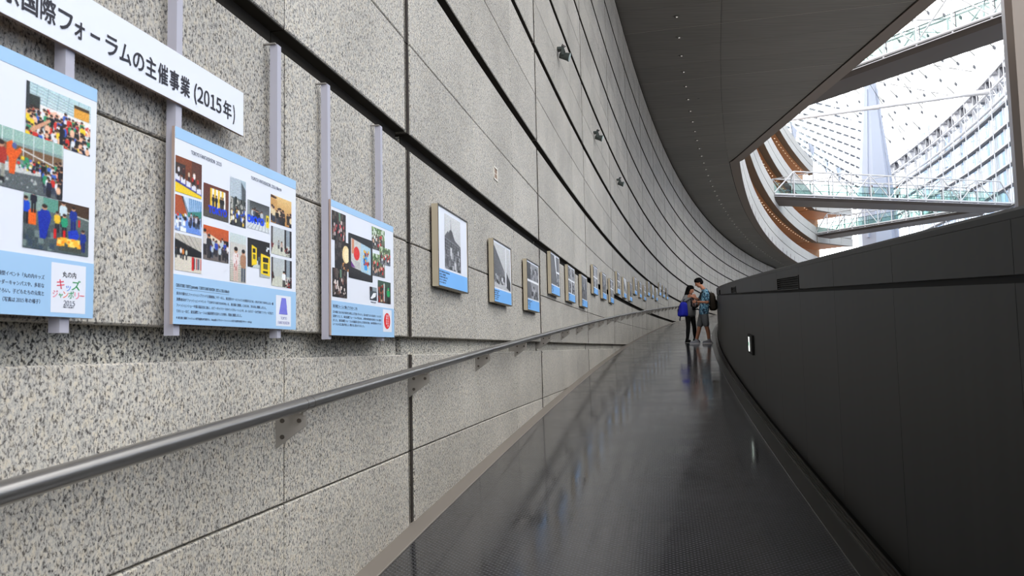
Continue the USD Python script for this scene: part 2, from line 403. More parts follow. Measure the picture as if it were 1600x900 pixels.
# ---- parapet on the atrium side
par = thing('wall_right', label='black curved parapet between the ramp and the glass hall', cat='parapet', kind='structure')
PO = 2.03
obj('core', sweep([(PO + .02, -.9), (PO + .24, -.9), (PO + .24, 1.205), (PO + .02, 1.205)], np.arange(-20, 100, 1.0), floor_z), 'black_gap', par)
obj('coping', sweep([(PO, 1.200), (PO + .26, 1.200), (PO + .26, 1.228), (PO + .012, 1.228), (PO, 1.218)], np.arange(-20, 100, .5), floor_z), 'dark_panel', par)
def slop(s0, s1, z0, z1, o0, o1):
    return wbox(s0, s1, o0, o1, floor_z(s0) + z0, floor_z(s0) + z1, floor_z(s1) + z0, floor_z(s1) + z1)
farp = []; pw = 1.03
for i in range(-14, 90):
    a, b = 3.36 + i * pw + .0012, 3.36 + (i + 1) * pw - .0012
    lo = slop(a, b, .0, 1.043, PO + .03, PO); hi = slop(a, b, 1.064, 1.199, PO + .03, PO)
    if i % 5 == 2 and 0 <= i: hi = slop(a, b, 1.150, 1.199, PO + .03, PO)
    if -3 <= i < 18:
        obj('lower_panel', lo, 'dark_panel', par); obj('upper_panel', hi, 'dark_panel', par)
    else: farp += [lo, hi]
obj('parapet_cladding', cat(farp), 'dark_panel', par, kind='stuff')
obj('outer_face', sweep([(PO + .25, -3.5), (PO + .30, -3.5), (PO + .30, 1.19), (PO + .25, 1.19)], np.arange(-20, 100, 1.0), floor_z), 'fascia_white', par)
vent_labels = ['black slatted vent grille under the parapet coping', 'smaller-looking black vent grille at the far bend of the parapet']
for n_, i in enumerate((2, 7)):
    a, b = 3.36 + i * pw + .02, 3.36 + (i + 1) * pw - .02
    v = thing('vent_grille', P(a, PO, floor_z(a) + 1.06), vent_labels[n_], 'vent')
    obj('frame', cat([slop(a, b, 1.062, 1.068, PO + .05, PO - .003), slop(a, b, 1.144, 1.150, PO + .05, PO - .003), slop(a, a + .008, 1.062, 1.15, PO + .05, PO - .003), slop(b - .008, b, 1.062, 1.15, PO + .05, PO - .003)]), 'dark_panel', v)
    obj('backing', slop(a, b, 1.066, 1.146, PO + .06, PO + .045), 'black_gap', v)
    for k in range(5):
        z = 1.075 + k * .0145
        obj('slat', hexa([P(a + .008, PO + .03, floor_z(a) + z + .006), P(a + .008, PO, floor_z(a) + z), P(b - .008, PO, floor_z(b) + z), P(b - .008, PO + .03, floor_z(b) + z + .006),
             P(a + .008, PO + .03, floor_z(a) + z + .009), P(a + .008, PO, floor_z(a) + z + .003), P(b - .008, PO, floor_z(b) + z + .003), P(b - .008, PO + .03, floor_z(b) + z + .009)]), 'dark_panel', v)
g = thing('guide_light', P(8.62, PO, floor_z(8.62) + .45), 'lit white and green exit guide light set in the black parapet', 'light')
obj('housing', slop(8.39, 8.86, .445, .635, PO + .02, PO - .022), 'black_gap', g)
obj('bezel', slop(8.43, 8.82, .465, .615, PO - .02, PO - .025), 'dark_panel', g)
obj('lit_panel', slop(8.61, 8.72, .468, .612, PO - .024, PO - .028), 'sign_light', g)
obj('green_mark', slop(8.63, 8.69, .525, .56, PO - .027, PO - .0295), 'sign_green', g)

# ---- soffit over the ramp
CORNER = P(36.72, 2.44, ZC)
def soff_edge(s):                                   # offset of the soffit's inner edge (dark line)
    if s >= 36.72: return 2.42
    if s < 17.2: return max(2.42, soff_edge(17.2) - (17.2 - s) * 2.6)  # unseen near part narrowed so more light reaches the lower wall
    lo, hi = 1.0, 40.0
    for _ in range(50):
        md = (lo + hi) / 2
        if P(s, md)[0] < 9.76: lo = md
        else: hi = md
    return lo
ceil = thing('ceiling', label='dark grey metal soffit sweeping over the ramp', cat='ceiling', kind='structure')
SEAM = 4.13
cuts = [20.66 + SEAM * i for i in range(-14, 21)]
def cslab(s0, s1, f0, f1, z0, z1):
    return hexa([P(s0, f0(s0), z0), P(s0, f1(s0), z0), P(s1, f1(s1), z0), P(s1, f0(s1), z0), P(s0, f0(s0), z1), P(s0, f1(s0), z1), P(s1, f1(s1), z1), P(s1, f0(s1), z1)])
seams, slab_up = [], []
for a, b in zip(cuts, cuts[1:]):
    for t in range(3):                              # three sheets to each bay
        p0, p1 = a + (b - a) * t / 3, a + (b - a) * (t + 1) / 3
        if p0 < 36.72 < p1: pp = [(p0, 36.72), (36.72, p1)]
        else: pp = [(p0, p1)]
        for u0, u1 in pp:
            e0 = .004 if u0 == p0 else 0; e1 = .004 if u1 == p1 else 0
            if u0 < 37 and soff_edge(u0) > 2.6:
                obj('soffit_panel', cslab(u0 + e0, u1 - e1, lambda s: -.09, lambda s: min(2.40, soff_edge(s)), ZC, ZC + .04), 'soffit_metal', ceil)
                obj('soffit_panel', cslab(u0 + e0, u1 - e1, lambda s: min(2.408, soff_edge(s)), soff_edge, ZC, ZC + .04), 'soffit_metal', ceil)
            else:
                obj('soffit_panel', cslab(u0 + e0, u1 - e1, lambda s: -.09, soff_edge, ZC, ZC + .04), 'soffit_metal', ceil)
            slab_up.append(cslab(u0, u1, lambda s: -.3, lambda s: soff_edge(s) + .4, ZC + .05, ZC + .4))
    seams.append(cslab(a - .012, a + .012, lambda s: .0, soff_edge, ZC - .004, ZC + .01))
obj('floor_slab', cat(slab_up), 'black_gap', ceil)
obj('seam', cat(seams), 'seam_light', ceil, kind='stuff')
es = [s for s in np.arange(-36, 14, 1.5)] + [15.5, 16.4, 17.2] + [s for s in np.arange(18.4, 36.7, 1.5)] + [36.72] + list(np.arange(38, 103, 1.5))
for o0, o1, z0, z1, m_, nm in ((.0, .035, ZC - .002, ZC + .06, 'black_gap', 'shadow_gap'), (.035, .45, ZC - .03, ZC + .40, 'soffit_edge', 'edge_strip')):
    vs, fs = [], []
    for i, s in enumerate(es):
        e = soff_edge(s)
        k = 1.0 if s >= 36.72 else 1.06
        vs += [P(s, e + o0 * k, z0), P(s, e + o1 * k, z0), P(s, e + o1 * k, z1), P(s, e + o0 * k, z1)]
        if i:
            a = (i - 1) * 4
            fs += [[a + j, a + (j + 1) % 4, a + 4 + (j + 1) % 4, a + 4 + j] for j in range(4)]
    fs += [[0, 3, 2, 1], [len(vs) - 4, len(vs) - 3, len(vs) - 2, len(vs) - 1]]
    obj(nm, (np.array(vs), np.array(fs)), m_, ceil)
# downlights
d0 = None
for i in range(-8, 50):
    s = 19.92 + 1.378 * i
    p = P(s, 1.335, ZC)
    if d0 is None:
        d0 = thing('recessed_downlight', p, 'small round recessed downlight in the row along the dark soffit', 'light', 'downlights in the soffit')
        ring = trimesh.creation.annulus(r_min=.062, r_max=.085, height=.014, sections=20); ring.apply_translation(p + [0, 0, -.006])
        obj('ring', ring, 'lamp_ring', d0)
        can = trimesh.creation.annulus(r_min=.058, r_max=.063, height=.02, sections=20); can.apply_translation(p + [0, 0, .0])
        obj('reflector', can, 'steel_plate', d0)
        bl = trimesh.creation.icosphere(2, .026); bl.apply_scale([1, 1, .6]); bl.apply_translation(p + [.012, .0, -.006])
        obj('bulb', bl, 'lamp_dim', d0)
        back = trimesh.creation.cylinder(.058, .006, sections=20); back.apply_translation(p + [0, 0, -.003])
        obj('backplate', back, 'joint_dark', d0)
    else: dup(d0, p)
p = P(26.84, 1.68, ZC)
dt = trimesh.creation.cylinder(.035, .03, sections=16); dt.apply_translation(p + [0, 0, -.012])
obj('smoke_detector', dt, 'lamp_ring', label='lone small detector on the soffit beside the row of downlights', cat='detector')

# ---- galleries stacked above the ramp on the same curve
LEV = [(8.1, 9.93), (11.62, 13.42), (15.38, 17.2), (19.5, 21.15)]
GO = 2.87
glab = ['lowest white curved gallery front just above the dark soffit', 'second white curved gallery front, where the lower footbridge springs from', 'third white curved gallery front with an orange wood underside', 'topmost white curved gallery front below the glazing']
SE = 99.5
endv = np.array([.79, .613, 0]); endn = np.array([endv[1], -endv[0], 0])
for li, (z0, z1) in enumerate(LEV):
    gal = thing('gallery_front', P(60, GO, z0), glab[li], 'balcony', kind='structure')
    s_lo = 37.3 if li == 0 else 24.0
    zm = (z0 + z1) / 2
    nb = int((SE - s_lo) / 2.7)
    for i in range(nb):
        a = s_lo + (SE - s_lo) * i / nb; b = s_lo + (SE - s_lo) * (i + 1) / nb
        for u, v in ((z0, zm - .03), (zm + .03, z1)):
            obj('fascia_panel', wpanel(a + .008, b - .008, GO - .1, GO, u, v, c=.006), 'fascia_white', gal)
    cs = np.append(np.arange(s_lo, SE, 2.0), SE)
    obj('core', sweep([(GO - .3, z0 + .02), (GO - .09, z0 + .02), (GO - .09, z1 - .02), (GO - .3, z1 - .02)], cs), 'wood_edge', gal)
    if li:
        obj('edge_strip', sweep([(2.30, z0 - .01), (GO - .02, z0 - .01), (GO - .02, z0 + .03), (2.30, z0 + .03)], cs), 'wood_edge', gal)
        obj('shadow_gap', sweep([(2.24, z0 + .1), (2.31, z0 - .006), (2.31, z0 + .3), (2.24, z0 + .3)], cs), 'black_gap', gal)
        obj('wood_underside', sweep([(-.05, z0 + .12), (2.25, z0 + .12), (2.25, z0 + .3), (-.05, z0 + .3)], cs), 'wood_soffit', gal)
        lamps = []
        for s in np.arange(s_lo + 1, SE, 1.35):
            c = trimesh.creation.cylinder(.055, .02, sections=8); c.apply_translation(P(s, 1.95, z0 + .115)); lamps.append(c)
        obj('lamp', cat(lamps), 'lamp_warm', gal, kind='stuff')
    obj('gallery_floor', sweep([(-.05, z0 + .45), (GO - .2, z0 + .45), (GO - .2, z0 + .6), (-.05, z0 + .6)], cs), 'gallery_wall', gal)
    if li < 3:                                       # the front turns away from the wall at its far end
        A = P(SE, GO, 0); L = 7.6; nseg = 3
        for i in range(nseg):
            q0, q1 = A + endv * (L * i / nseg + .02), A + endv * (L * (i + 1) / nseg - .02)
            for u, v in ((z0, zm - .03), (zm + .03, z1)):
                obj('fascia_panel', hexa([q0 - endn * 0 + [0, 0, u], q0 + endn * .1 + [0, 0, u], q1 + endn * .1 + [0, 0, u], q1 + [0, 0, u], q0 + [0, 0, v], q0 + endn * .1 + [0, 0, v], q1 + endn * .1 + [0, 0, v], q1 + [0, 0, v]]), 'fascia_white', gal)
        q0, q1 = A - endn * .02, A + endv * L - endn * .02
        obj('end_core', hexa([q + [0, 0, u] for u in (z0 + .02, z1 - .02) for q in (q0 - endn * .2, q0, q1, q1 - endn * .2)]), 'wood_edge', gal)
        B = A - endn * 5.0
        obj('end_underside', hexa([q + [0, 0, u] for u in (z0 + .1, z0 + .3) for q in (A, A + endv * L, B + endv * L, B)]), 'wood_soffit', gal)
        obj('end_edge', hexa([q + [0, 0, u] for u in (z0 - .01, z0 + .12) for q in (A + endn * .09, A + endv * L + endn * .09, A + endv * L - endn * .4, A - endn * .4)]), 'wood_edge', gal)
obj('wall_back', cat([sweep([(-.35, ZC), (-.05, ZC), (-.05, 21.6), (-.35, 21.6)], np.arange(-40, 110, 2.7))]), 'gallery_wall', label='tan back wall of the upper galleries behind the white fronts', cat='wall', kind='structure')
A = P(SE, GO, 0) + endv * 4 - endn * 4.6
obj('wall_end', hexa([q + [0, 0, u] for u in (-7, 18.5) for q in (A - endv * 4.5, A + endv * 4, A + endv * 4 - endn * .3, A - endv * 4.5 - endn * .3)]), 'gallery_wall', label='tan end wall closing the galleries at the far tip', cat='wall', kind='structure')

# ================================================================== GLASS HALL
Z3 = np.array([0, 0, 1.0])
def bridge(A, B, z, label, npan, first_up=True, width=3.0):
    A, B = np.array([*A, 0.0]), np.array([*B, 0.0])
    d = (B - A) / np.linalg.norm(B - A); L = np.linalg.norm(B - A)
    n = np.array([-d[1], d[0], 0.0])
    if n[1] < 0: n = -n                              # away from the ramp's viewer
    t = thing('footbridge', A + Z3 * z, label, 'footbridge')
    H = 1.86
    deck = lambda o0, o1, z0, z1, e=0: hexa([A + n * o0 + d * e + Z3 * (z + z0), A + n * o1 + d * e + Z3 * (z + z0), B + n * o1 - d * e + Z3 * (z + z0), B + n * o0 - d * e + Z3 * (z + z0),
                                        A + n * o0 + d * e + Z3 * (z + z1), A + n * o1 + d * e + Z3 * (z + z1), B + n * o1 - d * e + Z3 * (z + z1), B + n * o0 - d * e + Z3 * (z + z1)])
    obj('deck', deck(.02, width - .02, -.26, -.10), 'bridge_dark', t)
    obj('edge_trim', deck(-.03, .03, -.31, -.27), 'white_steel', t)
    c = []
    for q in (A, B):
        c.append([q + n * .05 + Z3 * (z - .30), q + n * (width - .05) + Z3 * (z - .30), q + n * (width - .5) + Z3 * (z - .62), q + n * .35 + Z3 * (z - .52)])
    v = np.array(c[0] + c[1]); f = [[0, 1, 2, 3], [7, 6, 5, 4]] + [[j, j + 4, (j + 1) % 4 + 4, (j + 1) % 4] for j in range(4)]
    m = trimesh.Trimesh(v, np.array([[a, b, c3] for a, b, c3, _ in f] + [[a, c3, e] for a, _, c3, e in f]), process=False); m.fix_normals()
    obj('belly', m, 'bridge_belly', t)
    for side, o in ((0, 0.0), (1, width)):
        q = lambda k, h: A + d * (L * k / npan) + n * o + Z3 * (z + h)
        obj('bottom_chord', tube(q(0, -.12), q(npan, -.12), .085), 'white_steel', t, smooth=40)
        obj('top_chord', tube(q(1, H), q(npan - .6, H), .06), 'white_steel', t, smooth=40)
        obj('end_brace', tube(q(0, 0), q(1, H), .06), 'white_steel', t, smooth=40)
        obj('end_brace', tube(q(npan, 0), q(npan - .6, H), .06), 'white_steel', t, smooth=40)
        for k in range(1, npan):
            obj('upright', tube(q(k, -.28), q(k, H), .058, 8), 'white_steel', t, smooth=40)
        for k in range(1, npan - 1):
            a, b = (q(k, H), q(k + 1, -.1)) if (k % 2 == (1 if first_up else 0)) else (q(k, -.1), q(k + 1, H))
            obj('diagonal', tube(a, b, .042, 8), 'white_steel', t, smooth=40)
        ins = .22 if side == 0 else -.22
        for k in range(npan):
            a, b = q(k + .03, -.08) + n * ins, q(k + .97, -.08) + n * ins
            obj('glass_panel', hexa([a, b, b + n * .015, a + n * .015, a + Z3 * 1.0, b + Z3 * 1.0, b + n * .015 + Z3 * 1.0, a + n * .015 + Z3 * 1.0]), 'glass_green', t)
            obj('glass_post', tube(a - Z3 * .02, a + Z3 * .98, .022, 6), 'grey_beam', t)
        obj('handrail', tube(q(0, .86) + n * ins, q(npan, .86) + n * ins, .025, 8), 'grey_beam', t)
    for k in range(1, npan):
        obj('cross_brace', tube(A + d * (L * k / npan) + Z3 * (z + H), A + d * (L * (k + (.98 if k % 2 else -.98)) / npan) + n * width + Z3 * (z + H), .038, 6), 'white_steel', t)
    return A, B, d, n
b2 = bridge((21.97, 65.85), (46.0, 72.85), 12.6, 'long white steel truss footbridge with two walkers, crossing in front of the tall column', 13)
b3 = bridge((34.9, 91.0), (43.7, 75.95), 12.71, 'lower white truss footbridge slanting toward the long footbridge', 11, False)
dd = np.array([4.6, -8.15]) / np.hypot(4.6, 8.15)
b1 = bridge((20.1 - .49 * 7.5, 46.9 + .87 * 7.5), (20.1 + .49 * 17, 46.9 - .87 * 17), 16.4, 'highest footbridge with pale green glass, cut off by the soffit edge at upper right', 12)

# ---- giant tapering column
CB = np.array([46.15, 100.0, 0])
def lathe_poly(prof, n, rot, base, squash=1.0):
    """prof: (z, r) list; n-sided tapering shaft."""
    vs = []
    for z, r in prof:
        for i in range(n):
            a = rot + i * 2 * math.pi / n
            vs.append(base + [r * math.cos(a), r * math.sin(a) * squash, z])
    f = []
    for j in range(len(prof) - 1):
        for i in range(n):
            k = (i + 1) % n; f.append([j * n + i, j * n + k, (j + 1) * n + k, (j + 1) * n + i])
    tri = [[a, b, c] for a, b, c, d in f] + [[a, c, d] for a, b, c, d in f]
    tri += [[0, i + 1, i] for i in range(1, n - 1)] + [[(len(prof) - 1) * n, (len(prof) - 1) * n + i, (len(prof) - 1) * n + i + 1] for i in range(1, n - 1)]
    return np.array(vs), np.array(tri)
co = thing('column', CB + Z3 * -7, 'giant pale tapering column rising to the glass roof behind the footbridges', 'column')
obj('shaft', lathe_poly([(-7, 2.3), (14.0, 2.35), (20.5, 1.95), (33.0, .72)], 8, .25, CB), 'column_white', co)
obj('core_cylinder', lathe_poly([(26.0, .60), (34.6, .58)], 20, 0, CB), 'column_white', co, smooth=40)
for k in range(4):
    a = .64 + k * math.pi / 2; r = np.array([math.cos(a), math.sin(a), 0]); e = np.array([-r[1], r[0], 0])
    v = []
    for z, r0, r1 in ((13.0, 1.7, 2.6), (32.0, .55, .95)):
        v += [CB + r * r0 - e * .12 + Z3 * z, CB + r * r1 - e * .12 + Z3 * z, CB + r * r1 + e * .12 + Z3 * z, CB + r * r0 + e * .12 + Z3 * z]
    obj('fin', hexa(v), 'column_white', co)
obj('capital', lathe_poly([(34.0, .7), (34.4, 1.1), (35.0, 1.3), (35.2, 1.3)], 20, 0, CB), 'column_white', co, smooth=40)

# ---- near mast at the right
MB = np.array([13.45, 20.3, 0])
ma = thing('mast', MB + Z3 * -7, 'tall grey steel mast at the right edge of the view', 'column')
sec = [(-.50, -.42), (-.27, -.50), (-.20, -.50), (.62, -.32), (.62, .55), (-.2, .55), (-.46, .0)]
def mast_sec(idx, z0, z1, taper=.0):
    v = []
    for z, k in ((z0, 1.0 + taper), (z1, 1.0)):
        v += [MB + [sec[i][0] * k, sec[i][1] * k, z] for i in idx]
    return v
v = mast_sec(range(7), -7, 36); f = [[i, (i + 1) % 7, (i + 1) % 7 + 7, i + 7] for i in range(7)]
tri = [[a, b, c] for a, b, c, d in f] + [[a, c, d] for a, b, c, d in f] + [[0, i + 1, i] for i in range(1, 6)] + [[7, 7 + i, 8 + i] for i in range(1, 6)]
obj('shaft', (np.array(v), np.array(tri)), 'mast_grey', ma)
_p = [(-.535, -.43), (-.285, -.535), (-.27, -.48), (-.46, -.05), (-.49, -.05)]
m = trimesh.creation.extrude_polygon(Polygon(_p), 43, engine='earcut'); m.apply_translation(MB + [0, 0, -7]); obj('side_plate', m, 'mast_side', ma)
obj('edge_strip', hexa([MB + [x, y, z] for z in (-7, 36) for x, y in ((-.285, -.54), (-.195, -.53), (-.2, -.49), (-.27, -.49))]), 'white_steel', ma)

# ---- glass facade across the hall
FT = math.radians(16.2)
def F(t, e=0.0, z=0.0):
    """Point of the facade: t metres along it (0 beside the long bridge), e metres into the hall, height z."""
    R = 278.0; a = FT - t / R
    c = np.array([46.7, 74.0]) - R * np.array([math.cos(FT), -math.sin(FT)])
    r = R - e
    return np.array([c[0] + r * math.cos(a), c[1] - r * math.sin(a), z])
ftr = np.arange(-80, 52.1, 2.2)
fw = thing('window_1', label='glass facade of the hall with dark transoms and slim white mullions', cat='window', kind='structure')
def fstrip(e0, e1, z0, z1, ts):
    pr = []
    for t in ts: pr += [F(t, e0, z0), F(t, e1, z0), F(t, e1, z1), F(t, e0, z1)]
    f = []
    for i in range(len(ts) - 1):
        a = i * 4; f += [[a + j, a + (j + 1) % 4, a + 4 + (j + 1) % 4, a + 4 + j] for j in range(4)]
    f += [[0, 3, 2, 1], [len(pr) - 4, len(pr) - 3, len(pr) - 2, len(pr) - 1]]
    return np.array(pr), np.array(f)
TZ = [21.9, 19.85, 18.0, 16.1, 14.2, 12.3, 10.4, 8.5, 6.6, 4.7, 2.8, .9, -1, -3, -5]
for z in TZ:
    obj('transom', fstrip(-.05, .32, z - .12, z + .1, ftr), 'grey_beam', fw)
    obj('transom_cap', fstrip(.30, .42, z - .02, z + .16, ftr), 'white_steel', fw)
mt = [(-79.2 + 4.4 * i) for i in range(30)]
thin = []
for i, t in enumerate(mt):
    m = hexa([F(t - .11, .05, z) if j in (0, 3) else F(t + .11, .05, z) if 0 else F(t + (-.11 if j in (0, 1) else .11), (.05 if j in (0, 3) else .2), z) for z in (-7, 25) for j in range(4)])
    obj('mullion', m, 'white_steel', fw)
    for h in (1.47, 2.93):
        w_ = .05 if h == 2.2 else .018
        thin.append(hexa([F(t + h + (-w_ if j in (0, 1) else w_), (.02 if j in (0, 3) else .07), z) for z in (-7, 22) for j in range(4)]))
obj('glazing_bar', cat(thin), 'white_steel', fw, kind='stuff')
farg = []
for t in mt[:-1]:
    for z1, z0 in zip(TZ, TZ[1:]):
        g_ = hexa([F(t + (0.12 if j in (0, 1) else 4.28), (-.01 if j in (0, 3) else .01), z) for z in (z0 + .1, z1 - .12) for j in range(4)])
        if -14 < t < 36 and z0 > 11: obj('pane', g_, 'glass_clear', fw)
        else: farg.append((np.array(g_[0])[[0, 1, 5, 4]], np.array([[0, 1, 2, 3]])))
obj('glazing', cat(farg), 'glass_clear', fw, kind='stuff')

# lattice girder along the facade head
tg = thing('roof_truss', F(0, 1.0, 22), 'white lattice girder running along the head of the glass facade', 'truss')
obj('top_chord', fstrip(.3, 1.0, 25.0, 25.5, ftr), 'white_steel', tg)
obj('middle_chord', polytube([F(t, .9, 23.7) for t in ftr], .13, 8), 'white_steel', tg, smooth=40)
obj('lower_chord', polytube([F(t, .7, 22.25) for t in ftr], .15, 8), 'white_steel', tg, smooth=40)
obj('rear_chord', polytube([F(t, -.6, 24.4) for t in ftr], .12, 8), 'white_steel', tg, smooth=40)
for i in range(18, 58):
    t = -79.2 + 2.2 * i
    obj('web_plate', hexa([F(t + (-.5 if j in (0, 1) else .5) + (.5 if z > 24.5 else -.5), (-.3 if j in (0, 3) else .85), z) for z in (24.0, 25.0) for j in range(4)]), 'grey_beam' if i % 2 else 'white_steel', tg)
    obj('web_bar', tube(F(t, .8, 25.0), F(t, .9, 23.7), .06, 6), 'white_steel', tg)
    obj('web_bar', tube(F(t, .9, 23.7), F(t + 1.1, .7, 22.25), .05, 6), 'white_steel', tg)
    obj('web_bar', tube(F(t + 2.2, .9, 23.7), F(t + 1.1, .7, 22.25), .05, 6), 'white_steel', tg)
for i in range(26, 52, 2):
    t = -79.2 + 2.2 * i
    obj('hanger', tube(F(t, 1.1, 25.4), F(t, 1.1, 12.0), .05, 6), 'white_steel', tg)

# ---- roof panels between the girder and the crown of the hall
rf = thing('roof_glazing', F(0, 8, 30), 'bright glazed roof with long pale panels, seen beyond the column', 'roof')
def RZ(e): return 25.7 + 1.25 * e if e < 9 else 36.95 + .35 * (e - 9)
def Rp(t, e, dz=0.0): return F(t, e, RZ(e) + dz)
def bar(pts, wdt, hgt):
    pr = []
    for p_, q_ in pts: pr += [p_, q_, q_ + Z3 * hgt, p_ + Z3 * hgt]
    f = []
    for i in range(len(pts) - 1):
        a = i * 4; f += [[a + j, a + (j + 1) % 4, a + 4 + (j + 1) % 4, a + 4 + j] for j in range(4)]
    f += [[0, 3, 2, 1], [len(pr) - 4, len(pr) - 3, len(pr) - 2, len(pr) - 1]]
    return np.array(pr), np.array(f)
purl, clamps = [], []
for i in range(-16, 26):
    e0 = 1.3 * i + 2
    ts = [t for t in np.arange(-40, 44, 2.0) if .35 < e0 - .19 * t < 16]
    if len(ts) < 2: continue
    obj('roof_panel', bar([(Rp(t, e0 - .19 * t), Rp(t, e0 - .19 * t + .68)) for t in ts], 0, .05), 'roof_panel', rf)
    for k, t in enumerate(ts[:-1]):
        e = e0 - .19 * t
        if (k + i) % 2 == 0: clamps.append(hexa([Rp(t + dt_, e + de, -.10 + dz) for dz in (0, .14) for dt_, de in ((-.22, -.1), (.22, -.14), (.22, .06), (-.22, .1))]))
        if (k + i) % 3 == 0: purl.append(tube(Rp(t, e, -.05), Rp(t, e + .95, -.05), .028, 5))
obj('clamp', cat(clamps), 'clamp_grey', rf, kind='stuff')
obj('purlin', cat(purl), 'grey_beam', rf, kind='stuff')
for t0, e0_, t1, e1_ in ((4, 1.5, 22, 12), (-6, 1.5, 16, 13), (12, 1.5, 30, 10), (20, 2, 4, 14), (30, 2, 14, 13)):
    obj('cable', tube(Rp(t0, e0_, -.8), Rp(t1, e1_, -1.2), .03, 5), 'grey_beam', rf)
gl = []
for t in np.arange(-40, 43, 4.0):
    for e in np.arange(.4, 16, 3.9):
        gl.append((np.array([Rp(t + (0 if j in (0, 3) else 4.0), e + (0 if j in (0, 1) else 3.9), .12) for j in range(4)]), np.array([[0, 1, 2, 3]])))
obj('roof_glass', cat(gl), 'glass_clear', rf, kind='stuff')
tie = thing('tie_rod', F(0, .9, 24), 'white tie rod spanning the hall in front of the column', 'beam')
E0p, E1p = np.array([46.34, 74.5, 23.6]), np.array([30.44, 88.0, 24.95])
obj('rod', tube(E0p, E1p, .20, 12), 'white_steel', tie, smooth=40)
obj('socket', tube(E0p + (E1p - E0p) * .0, E0p + (E1p - E0p) * .14, .32, 12, .2), 'white_steel', tie, smooth=40)
obj('joint_sleeve', tube(E0p + (E1p - E0p) * .5, E0p + (E1p - E0p) * .53, .24, 12), 'white_steel', tie, smooth=40)

# ---- inclined glazed hull on the gallery side
hull = thing('window_2', label='inclined glazing above the topmost gallery front with dashed grey ribs', cat='window', kind='structure')
def HU(t, f):
    a = P(60 + 75 * t, 2.4, 21.4); b = np.array([7.5 + 51.5 * t, 88 + 37 * t, 34.0])
    return a + (b - a) * f
hx = np.linspace(0, 1, 31)
for k in range(1, 11):
    f = k * .125
    for j in range(30):
        a, b = HU(hx[j] + .004, f), HU(hx[j + 1] - .004, f)
        m_ = 'grey_beam'
        if k <= 9 and 6 <= j: obj('rib', tube(a, a + (b - a) * .72, .15, 6), m_, hull)
    obj('rib_tube', polytube([HU(t, f) + Z3 * .1 for t in hx[::2]], .05, 6), 'white_steel', hull)
for j in range(0, 31):
    obj('mullion', tube(HU(hx[j], .0), HU(hx[j], 1.3), .035, 6), 'white_steel', hull)
gl = []
for j in range(0, 30, 2):
    for k in range(0, 10):
        gl.append((np.array([HU(hx[j], k * .125) + Z3 * .2, HU(hx[j], k * .125 + .125) + Z3 * .2, HU(hx[j + 2], k * .125 + .125) + Z3 * .2, HU(hx[j + 2], k * .125) + Z3 * .2]), np.array([[0, 1, 2, 3]])))
obj('glazing', cat(gl), 'glass_clear', hull, kind='stuff')
for i, s in enumerate((98.6, 109.0, 117.3, 124.8)):
    p0 = P(s, 1.0, 24.2); T_, N_ = TN(s)
    tri_ = Polygon([(-1.6, 1.0), (1.6, 1.0), (1.3, .7), (.1, -1.0), (-.1, -1.0)])
    m = trimesh.creation.extrude_polygon(tri_, .15, engine='earcut'); v, f = arr(m)
    v = p0 + v[:, :1] * T_ + v[:, 1:2] * Z3 + v[:, 2:3] * N_
    obj('roof_bracket', (v, f), 'column_white', label=['first', 'second', 'third', 'fourth'][i] + ' white triangular roof bracket beside the topmost gallery, counted from the soffit edge', cat='bracket', group='triangular roof brackets')

# ---- hall floor, ground, buildings outside
hf = [P(s, -.2, -7.0) for s in range(-60, 131, 10)] + [F(t, 0, -7.0) for t in range(52, -80, -10)]
poly = Polygon([(p[0], p[1]) for p in hf])
m = trimesh.creation.extrude_polygon(poly.buffer(0), .3, engine='earcut'); m.apply_translation([0, 0, -7.3])
obj('floor_2', m, 'hall_floor', label='pale floor of the glass hall far below the ramp', cat='floor', kind='structure')
obj('ground', hexa([[x, y, z] for z in (-9, -8) for x, y in ((-300, -300), (400, -300), (400, 400), (-300, 400))]), 'ground', label='street level outside the glass hall', cat='ground', kind='structure')
ob = thing('office_block', (82, 95, -8), 'pale blue office block outside, seen through the glass facade', 'building')
def oblk(x0, x1, y0, y1, z0, z1): return hexa([[x, y, z] for z in (z0, z1) for x, y in ((x0, y0), (x1, y0), (x1, y1), (x0, y1))])
obj('wall', oblk(78, 96, 70, 150, -8, 40), 'facade_tint', ob)
for y in np.arange(71, 149, 5.0):
    obj('pilaster', oblk(77.6, 78, y, y + .55, -8, 40), 'fascia_white', ob)
wn = [oblk(77.9, 78.05, y + .7, y + 1.9, -6, 39) for y in np.arange(71, 149, 4.0)]
obj('window_band', cat(wn), 'facade_window', ob, kind='stuff')
ob2 = thing('office_block', (70, 0, -8), 'unseen office block added across the street to cut side light into the hall', 'building')  # out of view, added to cut low side light through the facade
obj('wall', oblk(60, 80, -70, 58, -8, 26), 'facade_tint', ob2)
obj('window_band', cat([oblk(59.9, 60.05, y + .8, y + 2.6, z, z + 1.9) for y in np.arange(-69, 56, 3.4) for z in np.arange(-6, 25, 2.9)]), 'facade_window', ob2, kind='stuff')

